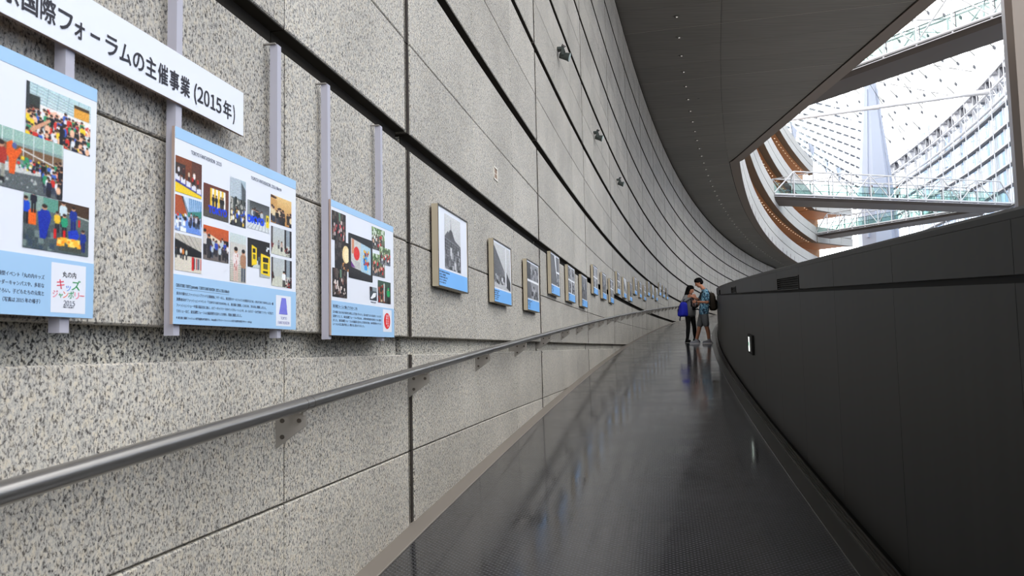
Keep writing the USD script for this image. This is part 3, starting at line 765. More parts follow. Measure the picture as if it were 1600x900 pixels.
# ================================================================== HANDRAIL, LAMPS, WALL PLATE
def rail_z(s): return -.30 + .0577 * s
RO = .092
rail = thing('handrail', P(4, RO, rail_z(4)), 'long brushed steel handrail climbing along the granite wall on triangular brackets', 'handrail')
joints = [BAY0 + third * i for i in range(-4, 42)]
pts = [P(s, RO, rail_z(s)) for s in np.arange(joints[0] - 1.0, 60, .27)]
obj('tube', polytube(pts, .0215, 20), 'steel_rail', rail, smooth=50)
for js in joints:
    if js < .5: continue
    s = js - .06
    T_, N_ = TN(s)
    z = rail_z(s) - .0215
    near = js < 21
    def pl(o, z_, ds): return P(s, o, z_) + T_ * ds
    for ds in ((-.012, .036) if near else ()):
        c = P(s + ds, RO, rail_z(s + ds)); c2 = P(s + ds + .0022, RO, rail_z(s + ds + .0022))
        obj('sleeve_seam', tube(c, c2, .0219, 20), 'steel_bolt', rail)
    tri_ = [(-.09, -.028), (.100, -.028), (.100, -.066), (-.02, -.150), (-.09, -.150)]
    v = [pl(o, rail_z(s) + h, -.004) for o, h in tri_] + [pl(o, rail_z(s) + h, .004) for o, h in tri_]
    f = [[0, 1, 2], [0, 2, 3], [0, 3, 4], [5, 7, 6], [5, 8, 7], [5, 9, 8]]
    for i in range(5):
        j = (i + 1) % 5; f += [[i, i + 5, j + 5], [i, j + 5, j]]
    br = obj('bracket', (np.array(v), np.array(f)), 'steel_plate', rail)
    obj('stem', tube(P(s, RO, rail_z(s) - .034), P(s, RO, rail_z(s) - .016), .008, 10), 'steel_plate', rail)
    if near:
        for o, h in ((.022, -.05), (.078, -.05), (.022, -.1)):
            a = pl(o, rail_z(s) + h, -.0075)
            obj('bolt', tube(a, a + T_ * .004, .007, 12), 'steel_bolt', br)
sk = thing('socket_plate', P(5.99, 0, 1.313), 'small pale framed socket plate on the granite wall above the framed photographs', 'socket')
fr_ = Frame(5.985, 0, 1.313)
obj('plate', cat([fr_.box(-.07, -.055, -.05, .05, -.002, .008), fr_.box(.055, .07, -.05, .05, -.002, .008), fr_.box(-.07, .07, .038, .05, -.002, .008), fr_.box(-.07, .07, -.05, -.038, -.002, .008)]), 'socket_white', sk)
obj('insert', fr_.box(-.056, .056, -.039, .039, -.002, .003), 'socket_brown', sk)
obj('divider', fr_.box(-.056, .056, -.002, .002, .001, .005), 'socket_white', sk)
sl = ['nearest black spotlight clamped in a high wall groove', 'middle black spotlight clamped in a high wall groove', 'farthest black spotlight clamped in a high wall groove']
for i, (s, z) in enumerate(((9.65, 3.60), (13.54, 3.60), (17.47, 3.60))):
    f_ = Frame(s, 0, z); t = thing('spotlight', f_.o, sl[i], 'spotlight'); fb_ = f_.box; call_ = f_.__call__
    class _S(Frame):
        def __call__(self, v): return Frame.__call__(self, np.asarray(v, float) * .66)
    f_ = _S(s, 0, z)
    obj('clamp', cat([f_.box(-.08, .08, .02, .06, -.06, .10), f_.box(-.02, .02, -.01, .03, .06, .13)]), 'spot_metal', t)
    obj('bracket', cat([f_.box(-.10, -.085, -.10, .03, .08, .13), f_.box(.085, .10, -.10, .03, .08, .13), f_.box(-.10, .10, .02, .035, .08, .13)]), 'spot_metal', t)
    a, b = f_([[0, -.07, .04]])[0], f_([[.0, -.12, .20]])[0]
    obj('lamp_body', cat([tube(a, b, .036, 16, .05), tube(b, b + (b - a) * .12, .056, 16)]), 'spot_metal', t, smooth=40)
    obj('lens', tube(b + (b - a) * .1, b + (b - a) * .14, .046, 16), 'spot_glass', t)
    for k in range(3):
        q_ = f_([[-.05 + .04 * k, .06, .08]])[0]; obj('cable', tube(q_, f_([[-.02 + .05 * k, .12, .10 + .02 * k]])[0], .007, 6), 'black_gap', t)

# ================================================================== PRINTS: small painted pictures
def grad(w, h, c0, c1):
    t = np.linspace(0, 1, h)[:, None, None]
    return Image.fromarray((np.asarray(c0) * (1 - t) + np.asarray(c1) * t).repeat(w, 1).astype(np.uint8))
class Pic:
    def __init__(self, w, h, bg, bg2=None, seed=1):
        w, h = int(w * 1.5), int(h * 1.5); self.k = 6; self.w, self.h = w, h
        self.im = grad(w * 6, h * 6, bg, bg2 or bg); self.d = ImageDraw.Draw(self.im); self.r = random.Random(seed)
    def q(self, pts): return [(x * self.w * 6, y * self.h * 6) for x, y in pts]
    def rect(self, x0, y0, x1, y1, c): self.d.rectangle(self.q([(x0, y0), (x1, y1)]), fill=c); return self
    def poly(self, c, *pts): self.d.polygon(self.q(pts), fill=c); return self
    def ell(self, x, y, rx, ry, c): self.d.ellipse(self.q([(x - rx, y - ry), (x + rx, y + ry)]), fill=c); return self
    def line(self, c, wd, *pts): self.d.line(self.q(pts), fill=c, width=max(1, int(wd * self.w * 6))); return self
    def man(self, x, y, h, c, legs=(40, 40, 48), head=(60, 44, 38), skin=(206, 160, 130)):
        w = h * .16 * self.h / self.w
        self.rect(x - w * .7, y - h * .5, x - w * .1, y, legs).rect(x + w * .1, y - h * .5, x + w * .7, y, legs)
        self.poly(c, (x - w * .6, y - h * .83), (x + w * .6, y - h * .83), (x + w, y - h * .76), (x + w * 1.05, y - h * .52), (x + w * .7, y - h * .5), (x + w * .75, y - h * .42), (x - w * .75, y - h * .42), (x - w * .7, y - h * .5), (x - w * 1.05, y - h * .52), (x - w, y - h * .76))
        self.ell(x, y - h * .9, w * .55, h * .085, skin); self.ell(x, y - h * .94, w * .55, h * .06, head); return self
    def crowd(self, x0, x1, y0, y1, h, n, cols):
        for k in sorted(range(n), key=lambda i: i):
            y = y0 + (y1 - y0) * k / max(1, n - 1); x = self.r.uniform(x0, x1)
            self.man(x, y, h * self.r.uniform(.8, 1.15), self.r.choice(cols), self.r.choice([(40, 40, 50), (30, 30, 34), (70, 76, 92)]))
        return self
    def specks(self, x0, x1, y0, y1, s, n, cols):
        for _ in range(n):
            x, y = self.r.uniform(x0, x1), self.r.uniform(y0, y1); a = s * self.r.uniform(.4, 1.3)
            self.d.rectangle(self.q([(x - a, y - a), (x + a * .8, y + a * 1.4)]), fill=self.r.choice(cols))
        return self
    def text(self, x, y, s, size, c):
        ft = font_at('latin', int(size * self.h * 6)); self.d.text((x * self.w * 6, y * self.h * 6), s, fill=c, font=ft, anchor='mm', stroke_width=max(1, int(size * self.h * .5))); return self
    def arr(self):
        a = np.asarray(self.im.resize((self.w, self.h), Image.BOX).filter(ImageFilter.GaussianBlur(.3)), float)
        g_ = np.random.default_rng(self.r.randint(0, 9999)); n_ = g_.normal(0, 8, (self.h, self.w, 1)) + g_.normal(0, 3, (self.h, self.w, 3))
        return np.clip((a - 128) * 1.1 + 116 + n_, 0, 255)
BRT = [(226, 226, 232), (210, 60, 50), (70, 110, 200), (240, 210, 60), (60, 150, 110), (40, 44, 70), (236, 190, 160), (30, 30, 36)]
def pic_crowd_hall(s):      # cheering crowd under a glass hall
    p = Pic(64, 46, (190, 214, 218), (228, 226, 222), s)
    for i in range(7): p.line((120, 140, 150), .008, (0, .06 * i), (1, .16 + .05 * i)); p.line((150, 176, 184), .012, (.16 * i, 0), (.16 * i - .04, .5))
    p.rect(.0, 0, .05, .6, (60, 66, 70)).rect(.05, .22, .2, .5, (60, 66, 62)).rect(.2, .35, 1, .6, (238, 234, 230)).rect(.72, .14, .97, .34, (226, 166, 72)).rect(.72, .1, .97, .16, (84, 66, 44))
    p.specks(.2, .98, .4, .62, .018, 90, [(226, 120, 96), (240, 214, 90), (214, 70, 60), (238, 190, 164)])
    p.crowd(0, 1, .68, 1.25, .32, 110, BRT)
    p.poly((214, 164, 134), (.06, .84), (.34, .56), (.37, .59), (.1, .9)).rect(.5, .62, .55, .98, (24, 26, 34)); return p.ell(.32, .97, .04, .05, (220, 50, 46)).arr()
def pic_plaza(s):           # plaza event with a costumed dancer and spectators
    p = Pic(64, 46, (150, 176, 170), (110, 120, 122), s)
    p.rect(0, 0, 1, .2, (160, 190, 180)).rect(0, .26, 1, .48, (128, 100, 74)).rect(0, .6, 1, 1, (104, 110, 112)).poly((206, 208, 206), (.0, .58), (.7, .58), (.66, .68), (0, .74))
    for i in range(8): p.line((222, 228, 226), .012, (.14 * i, 0), (.14 * i, .46))
    p.line((232, 234, 232), .016, (.38, .3), (1, .47))
    p.specks(.36, .8, .44, .62, .02, 80, BRT); p.crowd(.66, 1, .7, 1.02, .34, 26, BRT)
    p.man(.13, .9, .66, (176, 62, 50), (160, 158, 148)); p.rect(.10, .84, .18, .93, (34, 34, 36))
    p.poly((228, 104, 34), (.2, .26), (.27, .2), (.31, .36), (.38, .28), (.4, .34), (.33, .5), (.31, .75), (.24, .75), (.23, .5), (.2, .44)).ell(.30, .28, .03, .05, (96, 110, 160))
    p.specks(.1, .7, .76, .95, .014, 14, [(150, 156, 156), (186, 190, 188)]); return p.arr()
def pic_firedrill(s):       # fire drill: people in blue round a tray of flames
    p = Pic(64, 46, (112, 126, 122), (88, 96, 98), s)
    p.rect(0, 0, .28, .3, (148, 170, 160)).rect(.28, .02, .5, .26, (104, 158, 142)).rect(.5, 0, 1, .24, (84, 62, 44)).line((226, 226, 220), .015, (.64, .2), (1, .28)).rect(0, .5, 1, 1, (92, 102, 104)).specks(.0, .5, .62, .98, .04, 30, [(76, 88, 92), (124, 138, 136), (70, 84, 100)])
    p.rect(.06, .28, .18, .56, (238, 112, 40)).man(.03, .56, .5, (34, 84, 200)).man(.14, .34, .4, (40, 40, 56))
    for x, y, h in ((.3, .74, .6), (.74, .56, .5), (.9, .92, .44)): p.man(x, y, h, (34, 62, 150), (26, 44, 120))
    p.man(.58, .5, .5, (206, 220, 226)).man(.6, .68, .44, (52, 160, 122)).man(.49, .62, .4, (240, 196, 60))
    p.poly((30, 60, 168), (.2, .3), (.36, .24), (.4, .36), (.32, .78), (.24, .78)).poly((34, 70, 190), (.66, .56), (.8, .5), (.84, .62), (.78, .78), (.68, .74))
    p.rect(.44, .56, .48, .74, (214, 40, 40)).rect(.58, .56, .62, .72, (214, 40, 40)).rect(.82, .3, .85, .44, (220, 50, 46))
    p.rect(.52, .82, .88, .96, (84, 88, 80)).specks(.52, .86, .72, .82, .035, 30, [(252, 190, 66), (246, 150, 40), (255, 224, 120)]); return p.arr()
def pic_yellow_stage(s):
    p = Pic(44, 34, (140, 78, 44), (96, 60, 46), s)
    p.poly((104, 66, 52), (.6, 0), (1, 0), (1, .9), (.6, .7)).rect(0, .2, .36, .5, (70, 56, 52)).poly((238, 206, 48), (0, .72), (1, .9), (1, 1), (0, 1)).poly((58, 60, 150), (0, .62), (1, .84), (1, .92), (0, .72))
    for i in range(5): p.poly((226, 226, 236), (.2 * i, .5 + .05 * i), (.2 * i + .17, .53 + .05 * i), (.2 * i + .17, .68 + .05 * i), (.2 * i, .66 + .05 * i))
    return p.man(.12, .56, .3, (220, 216, 220)).man(.3, .6, .34, (80, 40, 40)).man(.5, .6, .28, (210, 190, 170)).man(.7, .66, .38, (232, 220, 216)).man(.64, .7, .28, (190, 50, 44)).man(.84, .74, .3, (176, 60, 48)).arr()
def pic_blue_hall(s):
    p = Pic(44, 34, (196, 214, 236), (150, 176, 222), s)
    p.poly((176, 92, 56), (0, 0), (.22, 0), (.46, .5), (0, .56)).poly((70, 70, 80), (.22, 0), (.3, 0), (.48, .42), (.46, .5)).poly((120, 160, 200), (.5, 0), (1, .0), (1, .5), (.5, .5))
    for i in range(9): p.line((226, 236, 246), .014, (.3 + .08 * i, 0), (.46 + .05 * i, .5))
    p.poly((70, 140, 130), (.46, .42), (1, .3), (1, .5), (.46, .54)).poly((116, 150, 218), (.36, .6), (.7, .6), (1, 1), (.3, 1)).specks(0, .4, .5, .68, .03, 24, BRT).specks(0, .4, .74, 1, .05, 12, [(236, 240, 248), (110, 120, 150)])
    return p.crowd(.46, 1, .72, .84, .34, 14, [(40, 40, 60), (80, 80, 110), (200, 200, 214)]).arr()
def pic_boutique(s):
    p = Pic(44, 34, (206, 200, 190), (214, 206, 190), s)
    p.poly((196, 190, 180), (0, 0), (1, .0), (1, .38), (0, .16)).poly((36, 34, 36), (0, .16), (1, .40), (1, .56), (0, .58)).poly((218, 210, 196), (0, .62), (1, .6), (1, 1), (0, 1))
    for i in range(4): p.line((120, 116, 110), .014, (.1 + .2 * i, 0), (.5 + .15 * i, .34))
    p.man(.22, .66, .32, (226, 222, 220)).man(.3, .68, .32, (214, 136, 66)).man(.42, .68, .3, (200, 206, 196)).man(.05, .66, .3, (60, 60, 64))
    for i in range(9): p.rect(.62 + .042 * i, .6, .65 + .042 * i, .9, [(200, 40, 44), (120, 124, 140), (60, 54, 70), (206, 200, 196)][i % 4])
    return p.rect(.62, .58, .7, .94, (204, 50, 48)).arr()
def pic_letters_yellow(s):
    p = Pic(42, 34, (112, 60, 46), (104, 84, 70), s)
    p.rect(.26, .1, .86, .66, (240, 238, 230))
    for i in range(4): p.rect(.26 + .15 * i, .1, .33 + .15 * i, .66, (238, 198, 70))
    for x in (.38, .5, .68, .76): p.man(x, .68, .4, (36, 34, 38))
    return p.rect(0, .8, 1, 1, (92, 88, 84)).text(.56, .74, 'TOKYO', .26, (24, 70, 214)).arr()
def pic_orange_hall(s):
    p = Pic(42, 34, (206, 100, 52), (150, 90, 70), s)
    p.rect(0, .52, 1, 1, (120, 112, 108)).poly((230, 214, 190), (.18, .22), (.74, .4), (.74, .5), (.18, .44)).rect(.7, .34, 1, .5, (44, 34, 32))
    p.man(.06, .86, .74, (210, 206, 204), head=(34, 28, 26)).man(.22, .94, .7, (54, 54, 60)).crowd(.3, 1, .72, .98, .42, 16, [(190, 200, 206), (54, 80, 180), (60, 56, 60), (230, 228, 226)]); return p.arr()
def pic_street(s):
    p = Pic(28, 48, (178, 196, 206), (120, 124, 126), s)
    p.poly((206, 214, 220), (0, 0), (.66, 0), (.66, .46), (0, .4)).poly((90, 96, 100), (.7, .05), (1, .2), (1, .6), (.76, .5)).rect(0, .42, 1, 1, (70, 74, 72))
    for i in range(14): p.line((132, 150, 164), .02, (0, .05 + .03 * i), (.7, .0 + .034 * i))
    p.specks(0, 1, .44, .72, .05, 60, [(40, 46, 44), (84, 90, 86), (190, 188, 180)]).crowd(0, 1, .8, 1.06, .22, 26, [(236, 226, 190), (40, 90, 200), (230, 230, 230), (50, 50, 54), (232, 196, 80)]); return p.arr()
def pic_runway(s):
    p = Pic(28, 48, (204, 216, 216), (206, 198, 184), s)
    p.rect(0, .2, 1, .5, (206, 202, 196))
    for i in range(12): p.line((150, 146, 136), .02, (0, .58 + .04 * i), (1, .56 + .04 * i))
    p.man(.36, .98, .7, (228, 214, 212), (214, 188, 178), (34, 26, 24)).specks(.28, .46, .42, .76, .03, 20, [(236, 232, 230), (190, 120, 110)]).man(.82, .98, .68, (176, 136, 110), (90, 96, 108), (30, 26, 26)); return p.arr()
def pic_letters_blue(s):
    p = Pic(40, 36, (76, 78, 80), (170, 176, 180), s)
    p.poly((216, 220, 222), (0, .7), (1, .62), (1, 1), (0, 1)).poly((150, 156, 156), (0, 0), (.1, 0), (.1, .6), (0, .6))
    for i in range(7): p.line((130, 136, 140), .014, (.16 * i, 1), (.3 + .1 * i, .66))
    p.crowd(.2, .8, .66, .72, .4, 14, [(50, 52, 56), (190, 196, 200), (90, 96, 104)]).rect(.84, .36, .97, .8, (236, 210, 60)).rect(.88, .44, .93, .58, (50, 46, 40)); return p.text(.28, .66, 'TOKYO', .30, (24, 84, 226)).arr()
def pic_yellow_doors(s):
    p = Pic(40, 36, (44, 40, 40), (60, 56, 56), s)
    p.poly((200, 206, 202), (.2, 1), (.4, .72), (1, .86), (1, 1)).poly((244, 212, 44), (.18, .22), (.4, .3), (.4, .86), (.18, .94)).rect(.23, .34, .34, .48, (40, 36, 34)).rect(.24, .54, .34, .7, (120, 110, 50)); p.specks(.84, .98, .16, .3, .03, 6, [(230, 236, 240)]); return p.man(.5, .86, .3, (90, 120, 120)).arr()
def pic_yellow_door(s):
    p = Pic(20, 36, (54, 50, 50), (190, 194, 190), s)
    p.poly((244, 212, 44), (.12, .06), (.96, .14), (.96, .92), (.12, .86)).rect(.3, .2, .8, .38, (44, 38, 36)).rect(.34, .44, .74, .66, (110, 104, 50)).rect(.32, .74, .76, .82, (60, 56, 34)); return p.arr()
def pic_warm_room(s):
    p = Pic(36, 36, (232, 198, 138), (190, 140, 84), s)
    p.poly((80, 50, 34), (0, 0), (.3, .06), (.22, .12), (0, .1)).poly((206, 162, 104), (0, .1), (.3, .16), (.3, .6), (0, .6)).crowd(0, 1, .9, 1.06, .5, 22, [(40, 34, 32), (60, 50, 44), (226, 206, 170), (50, 40, 38)]); return p.arr()
def pic_show(s, white=False):
    p = Pic(36, 36, (190, 196, 200), (196, 196, 186), s)
    p.rect(.64, 0, .72, 1, (52, 46, 48)).rect(.72, 0, .9, .6, (150, 160, 168)).rect(.9, 0, 1, 1, (44, 36, 38)).rect(0, 0, .08, 1, (90, 84, 84)).poly((208, 208, 194), (.1, .66), (.6, .66), (.86, 1), (0, 1))
    for i in range(6): p.line((166, 166, 154), .012, (.1 * i + .1, .66), (.22 * i - .1, 1))
    p.specks(.68, .98, .62, .98, .03, 30, [(34, 30, 32), (150, 50, 50), (220, 214, 210), (60, 54, 56)]).specks(0, .12, .5, .72, .03, 10, [(120, 50, 50), (40, 36, 36)])
    if white: p.man(.6, .98, .56, (240, 240, 242), (34, 30, 30), (30, 26, 24))
    else: p.man(.5, .84, .36, (190, 168, 158)).man(.36, .76, .3, (150, 150, 156))
    return p.arr()
def pic_dark_crowd(s, acc=(206, 84, 92)):
    p = Pic(36, 36, (44, 40, 40), (40, 34, 34), s)
    p.specks(0, 1, .0, 1, .06, 90, [(30, 26, 28), (64, 56, 56), (84, 66, 60), (100, 90, 84)]).specks(.1, .9, .3, .9, .04, 26, [acc, (206, 190, 186), (150, 110, 100)]).rect(.5, .02, .62, .3, (110, 140, 120)); return p.arr()
def pic_globe(s):
    p = Pic(38, 36, (50, 44, 44), (36, 30, 30), s)
    p.specks(0, 1, 0, 1, .06, 70, [(34, 28, 28), (76, 64, 60), (96, 90, 88)]).ell(.78, .42, .26, .3, (240, 216, 160)).ell(.84, .44, .2, .24, (250, 232, 190)).rect(.6, .7, .66, 1, (206, 150, 96)).specks(.5, 1, .74, 1, .04, 20, [(200, 150, 100), (60, 40, 36)]); return p.arr()
def pic_poster(s):
    p = Pic(64, 48, (44, 44, 46), (56, 54, 56), s)
    p.poly((206, 206, 202), (.1, .1), (.92, .2), (.92, .84), (.1, .74)).poly((178, 206, 222), (.5, .15), (.92, .2), (.92, .84), (.5, .8)).ell(.32, .42, .12, .15, (224, 60, 56)).rect(.13, .12, .22, .44, (212, 150, 120)).rect(.64, .3, .76, .74, (70, 160, 226)).specks(.62, .84, .3, .78, .03, 30, [(206, 70, 60), (70, 70, 90), (236, 190, 80), (60, 130, 200)]).poly((120, 60, 140), (.1, .62), (.26, .74), (.1, .74)).rect(.0, .88, 1, 1, (46, 44, 46)); 
    for i in range(5): p.line((120, 122, 126), .006, (.24, .6 + .03 * i), (.46, .62 + .03 * i))
    return p.arr()
def pic_green_crowd(s, road=False):
    p = Pic(36, 32, (120, 150, 100), (110, 104, 100), s)
    p.specks(0, 1, 0, .4, .06, 50, [(80, 120, 70), (170, 190, 140), (206, 216, 200), (96, 110, 90)])
    if road: p.rect(0, .66, 1, 1, (150, 150, 150))
    return p.crowd(0, 1, .6, 1.02, .34, 26, [(40, 40, 44), (200, 60, 60), (226, 226, 226), (90, 90, 96), (214, 180, 160)]).arr()
def pic_boat(s):
    p = Pic(24, 28, (90, 100, 106), (70, 76, 84), s)
    return p.rect(0, 0, .3, .3, (60, 40, 44)).rect(.4, .0, 1, .3, (150, 160, 166)).poly((236, 238, 240), (.1, .86), (.5, .44), (.9, .4), (.8, .7), (.3, .9)).arr()
def pic_dancer(s):
    p = Pic(36, 36, (70, 96, 80), (70, 64, 60), s)
    return p.specks(0, .5, .2, .9, .06, 40, [(150, 90, 70), (200, 180, 150), (60, 60, 50), (180, 60, 50)]).rect(.44, .1, .52, .9, (200, 206, 206)).man(.8, .98, .72, (40, 170, 100), (44, 40, 40), (40, 180, 110)).arr()
def mono(s, kind):
    r = random.Random(s); sky = r.randint(196, 222); p = Pic(40, 52, (sky,) * 3, (sky - 14,) * 3, s); gy = lambda v: (v, v, min(255, v + 3))
    greys = [gy(v) for v in (40, 60, 84, 110, 140, 170, 200)]
    if kind == 'spire':
        p.poly(gy(120), (.36, .34), (.38, .05), (.41, .34)).poly(gy(96), (0, .42), (.2, .30), (.34, .36), (.5, .32), (.62, .42), (1, .5), (1, 1), (0, 1)).ell(.38, .34, .12, .08, gy(84))
        for i in range(9): p.rect(.04 + .11 * i, .46 + .01 * i, .09 + .11 * i, .62, gy(58 + (i % 3) * 16)).line(gy(190), .012, (0, .44 + .06 * i), (1, .52 + .05 * i))
        p.specks(0, 1, .62, 1, .05, 60, greys)
    elif kind == 'avenue':
        p.poly(gy(92), (0, .06), (.08, .1), (.62, .58), (.62, .72), (0, .78)).poly(gy(60), (.74, .56), (1, .8), (1, 1), (.74, .94)).rect(0, .78, .74, 1, gy(190)).line(gy(226), .05, (.72, .0), (.72, .9))
        for i in range(12): p.line(gy(130), .014, (0, .12 + .055 * i), (.6, .6 + .01 * i))
        p.specks(0, .7, .7, .84, .04, 40, greys)
    elif kind in ('two', 'four'):
        cols_ = 2 if kind == 'four' else 1
        for cx_ in range(cols_):
            for cy_ in range(2):
                x0, x1, y0, y1 = cx_ / cols_ + (.04 if cx_ else 0), (cx_ + 1) / cols_ - (.04 if cx_ == 0 and cols_ > 1 else 0), cy_ * .53, cy_ * .53 + .47
                p.rect(x0, y0, x1, y1, gy(150)); p.specks(x0 + .04, x1 - .05, y0 + .12, y1 - .05, .05, 46, greys)
                p.rect(x0, y0, x0 + (x1 - x0) * .3, y1, gy(r.randint(60, 110)))
        p.rect(0, .47, 1, .53, gy(240))
        if cols_ > 1: p.rect(.46, 0, .54, 1, gy(240))
    elif kind == 'split':
        p.poly(gy(100), (0, 0), (.42, 0), (.72, .86), (.7, 1), (0, 1)).rect(.6, 0, 1, .5, gy(104)).rect(.7, .56, 1, 1, gy(96)).rect(.6, .5, 1, .56, gy(242)).poly(gy(238), (.44, 0), (.6, 0), (.72, .8))
        for i in range(14): p.line(gy(150), .012, (0, .05 + .07 * i), (.5, .3 + .05 * i))
        p.specks(.72, 1, .6, 1, .05, 30, greys)
    else:
        p.rect(0, 0, 1, 1, gy(112)).poly(gy(140), (.3, 0), (.8, 0), (.6, .4), (.4, .4)).specks(0, 1, .3, 1, .05, 60, greys[:5]).rect(.46, .3, .54, .56, gy(236))
    return p.arr()

# ================================================================== THE HANGING BOARDS
TOPG = Lk(1)
def post(fr, x, y0, y1, name='hanging_post'):
    o = fr([[x, y0, 0]])[0]
    obj('tube', fr.box(x - .0125, x + .0125, y0, y1, .018, .043), 'post_grey', fr.t_)
    obj('hook', cat([fr.box(x - .022, x - .0125, y1 - .002, y1 + .002, -.05, .04), fr.box(x - .026, x - .018, y1 - .002, y1 + .022, -.016, -.008)]), 'steel_plate', fr.t_)
def make_post(s, label):
    f_ = Frame(s, 0); t = thing('hanging_post', P(s, .02, .05), label, 'post'); f_.t_ = t
    post(f_, 0, .052, TOPG - .024)
make_post(1.075, 'grey hanging post behind the cropped events board at the left edge')
make_post(1.588, 'grey hanging post behind the right side of the leftmost photo board')
make_post(1.958, 'grey hanging post above the left side of the fashion board')
make_post(2.487, 'grey hanging post above the right side of the fashion board')
make_post(2.870, 'grey hanging post above the left side of the third photo board')
make_post(3.421, 'grey hanging post nearest the wide joint, right side of the third board')

BT = .0075                                           # board thickness
def board(s0, s1, z0, z1, label, name='photo_board', cat_='poster'):
    sm = (s0 + s1) / 2; f_ = Frame(sm, 0, 0); t = thing(name, f_([[0, z0, .0447]])[0], label, cat_)
    h = (s1 - s0) / 2
    b = f_.box(-h, h, z0, z1, .0450, .0450 + BT)
    obj('board', b, 'board_edge', t)
    obj('sheet', f_.box(-h + .0004, h - .0004, z0 + .0004, z1 - .0004, .0450 + BT, .0450 + BT + .0006), 'board_white', t)
    f_.z = .0450 + BT + .0006; f_.t_ = t; f_.sm = sm
    return f_
def patch(f_, name, s0, s1, z0, z1, m_, lift=.0003, d=.0004):
    return obj(name, f_.box(s0 - f_.sm, s1 - f_.sm, z0, z1, f_.z, f_.z + lift + d), m_, f_.t_)
def photo(f_, s0, zt, s1, zb, img, name='photo', lift=.0009):
    (mv, mf), c = f_.quadgrid(s0 - f_.sm, s1 - f_.sm, zb, zt, f_.z + lift, img)
    obj(name, (mv, mf), 'print', f_.t_, color=c)
def lettering(f_, s0, z, text, em, m_='ink', width=None, name='lettering', font='cjk', bold=0, px=48, lift=.0009, par=None, tol=.6):
    g = text_poly(text, em, font, px, bold, width, tol)
    g = affinity.translate(g, s0 - f_.sm, z)
    return obj(name, f_.poly(g, f_.z + lift, .0003), m_, par or f_.t_)

# title board
tb = board(.14, 2.254, .615, .739, 'long white title board with large Japanese lettering and the year 2015', 'title_board', 'sign')
adv = (1.970 - 1.516) / 10
start = 1.516 - adv * 3.5 - adv                       # the line begins with two more characters
for i, c_ in enumerate('東京国際フォーラムの主催事業'):
    s = 1.516 + adv * (i - 3)
    lettering(tb, s - adv * .46, .668, c_, adv * 1.12, width=adv * (.86 if c_ not in 'ォー' else .62) if c_ != 'ー' else adv * .62, px=72, bold=1, name='lettering')
lettering(tb, 2.008, .668, '(2015', .052, px=72, bold=1, width=.128)
lettering(tb, 2.146, .668, '年', .05, px=72, bold=1, width=.042)
lettering(tb, 2.196, .668, ')', .052, px=72, bold=1, width=.010)

# leftmost photo board
pb = board(1.0, 1.655, .0815, .556, 'leftmost hanging photo board with a crowd, a plaza show and a fire drill')
patch(pb, 'blue_band', 1.0005, 1.6545, .529, .5555, 'print_blue'); patch(pb, 'text_panel', 1.0005, 1.6545, .082, .193, 'print_blue')
photo(pb, 1.466, .513, 1.636, .410, pic_crowd_hall(3)); photo(pb, 1.390, .414, 1.562, .3065, pic_plaza(5), lift=.0012); photo(pb, 1.466, .305, 1.636, .205, pic_firedrill(9), lift=.0015)
for (z, tx) in ((.1548, '体験型イベント「丸の内キッズ'), (.1392, 'ワンダーキャンパスや、多彩な'), (.1245, '勢ぞろい。子どもたちの元気と'), (.1092, 'す。（写真は 2015 年の様子）')):
    em = .0087; w_ = .116 if 'す。' not in tx else .108
    lettering(pb, 1.5205 - w_ - (.0095 if 'す。' in tx else 0), z, tx, em, 'ink_grey', width=w_, px=40)
lg = patch(pb, 'logo_card', 1.538, 1.631, .090, .185, 'board_white', .0006)
for s, z, tx, em, m_, wd in ((1.567, .165, '丸の内', .0125, 'ink', .036), (1.552, .146, 'キ', .022, 'ink_red', .020), (1.577, .141, 'ッ', .016, 'ink_blue', .012), (1.592, .146, 'ズ', .022, 'ink_green', .024),
                             (1.542, .1265, 'ジ', .0165, 'ink_pink', .013), (1.557, .125, 'ャ', .012, 'ink_green', .011), (1.569, .1265, 'ン', .0165, 'ink_orange', .013), (1.583, .1265, 'ボ', .0165, 'ink_green', .015), (1.600, .1265, 'リ', .0165, 'ink_pink', .012), (1.614, .1265, 'ー', .0165, 'ink_red', .013),
                             (1.571, .1100, '2015', .0130, 'ink_grey', .030), (1.570, .1015, '参加して一緒に遊ぼう', .0034, 'ink_grey', .028)):
    lettering(pb, s, z, tx, em, m_, width=wd, lift=.0014, px=48, par=lg, name='logo_lettering')

# fashion board
fb = board(1.928, 2.582, .0785, .5555, 'hanging fashion event board with fourteen small photographs and a blue tower logo')
patch(fb, 'blue_band', 1.9285, 2.5815, .527, .555, 'print_blue'); patch(fb, 'text_panel', 1.9285, 2.5815, .079, .198, 'print_blue')
for a, img in (((1.923 + .008, .485, 2.043, .397), pic_yellow_stage(1)), ((1.931, .390, 2.044, .304), pic_blue_hall(2)), ((1.932, .297, 2.045, .208), pic_boutique(3)),
               ((2.052, .443, 2.173, .357), pic_letters_yellow(4)), ((2.053, .335, 2.174, .247), pic_orange_hall(5)), ((2.181, .486, 2.264, .355), pic_street(6)), ((2.182, .333, 2.267, .202), pic_runway(7)),
               ((2.274, .440, 2.403, .360), pic_letters_blue(8)), ((2.276, .332, 2.406, .250), pic_yellow_doors(9)), ((2.412, .481, 2.549, .397), pic_warm_room(10)), ((2.415, .386, 2.550, .303), pic_show(11)), ((2.417, .293, 2.551, .207), pic_show(12, True))):
    photo(fb, a[0], a[1], a[2], a[3], img)
photo(fb, 2.345, .299, 2.408, .227, pic_yellow_door(13), lift=.0013)
lettering(fb, 1.996, .507, 'TOKYO FANTASHION  2015', .0125, 'ink_grey', width=.140, font='latin')
lettering(fb, 2.294, .506, 'TOKYO FANTASHION  2016 March', .0125, 'ink_grey', width=.186, font='latin')
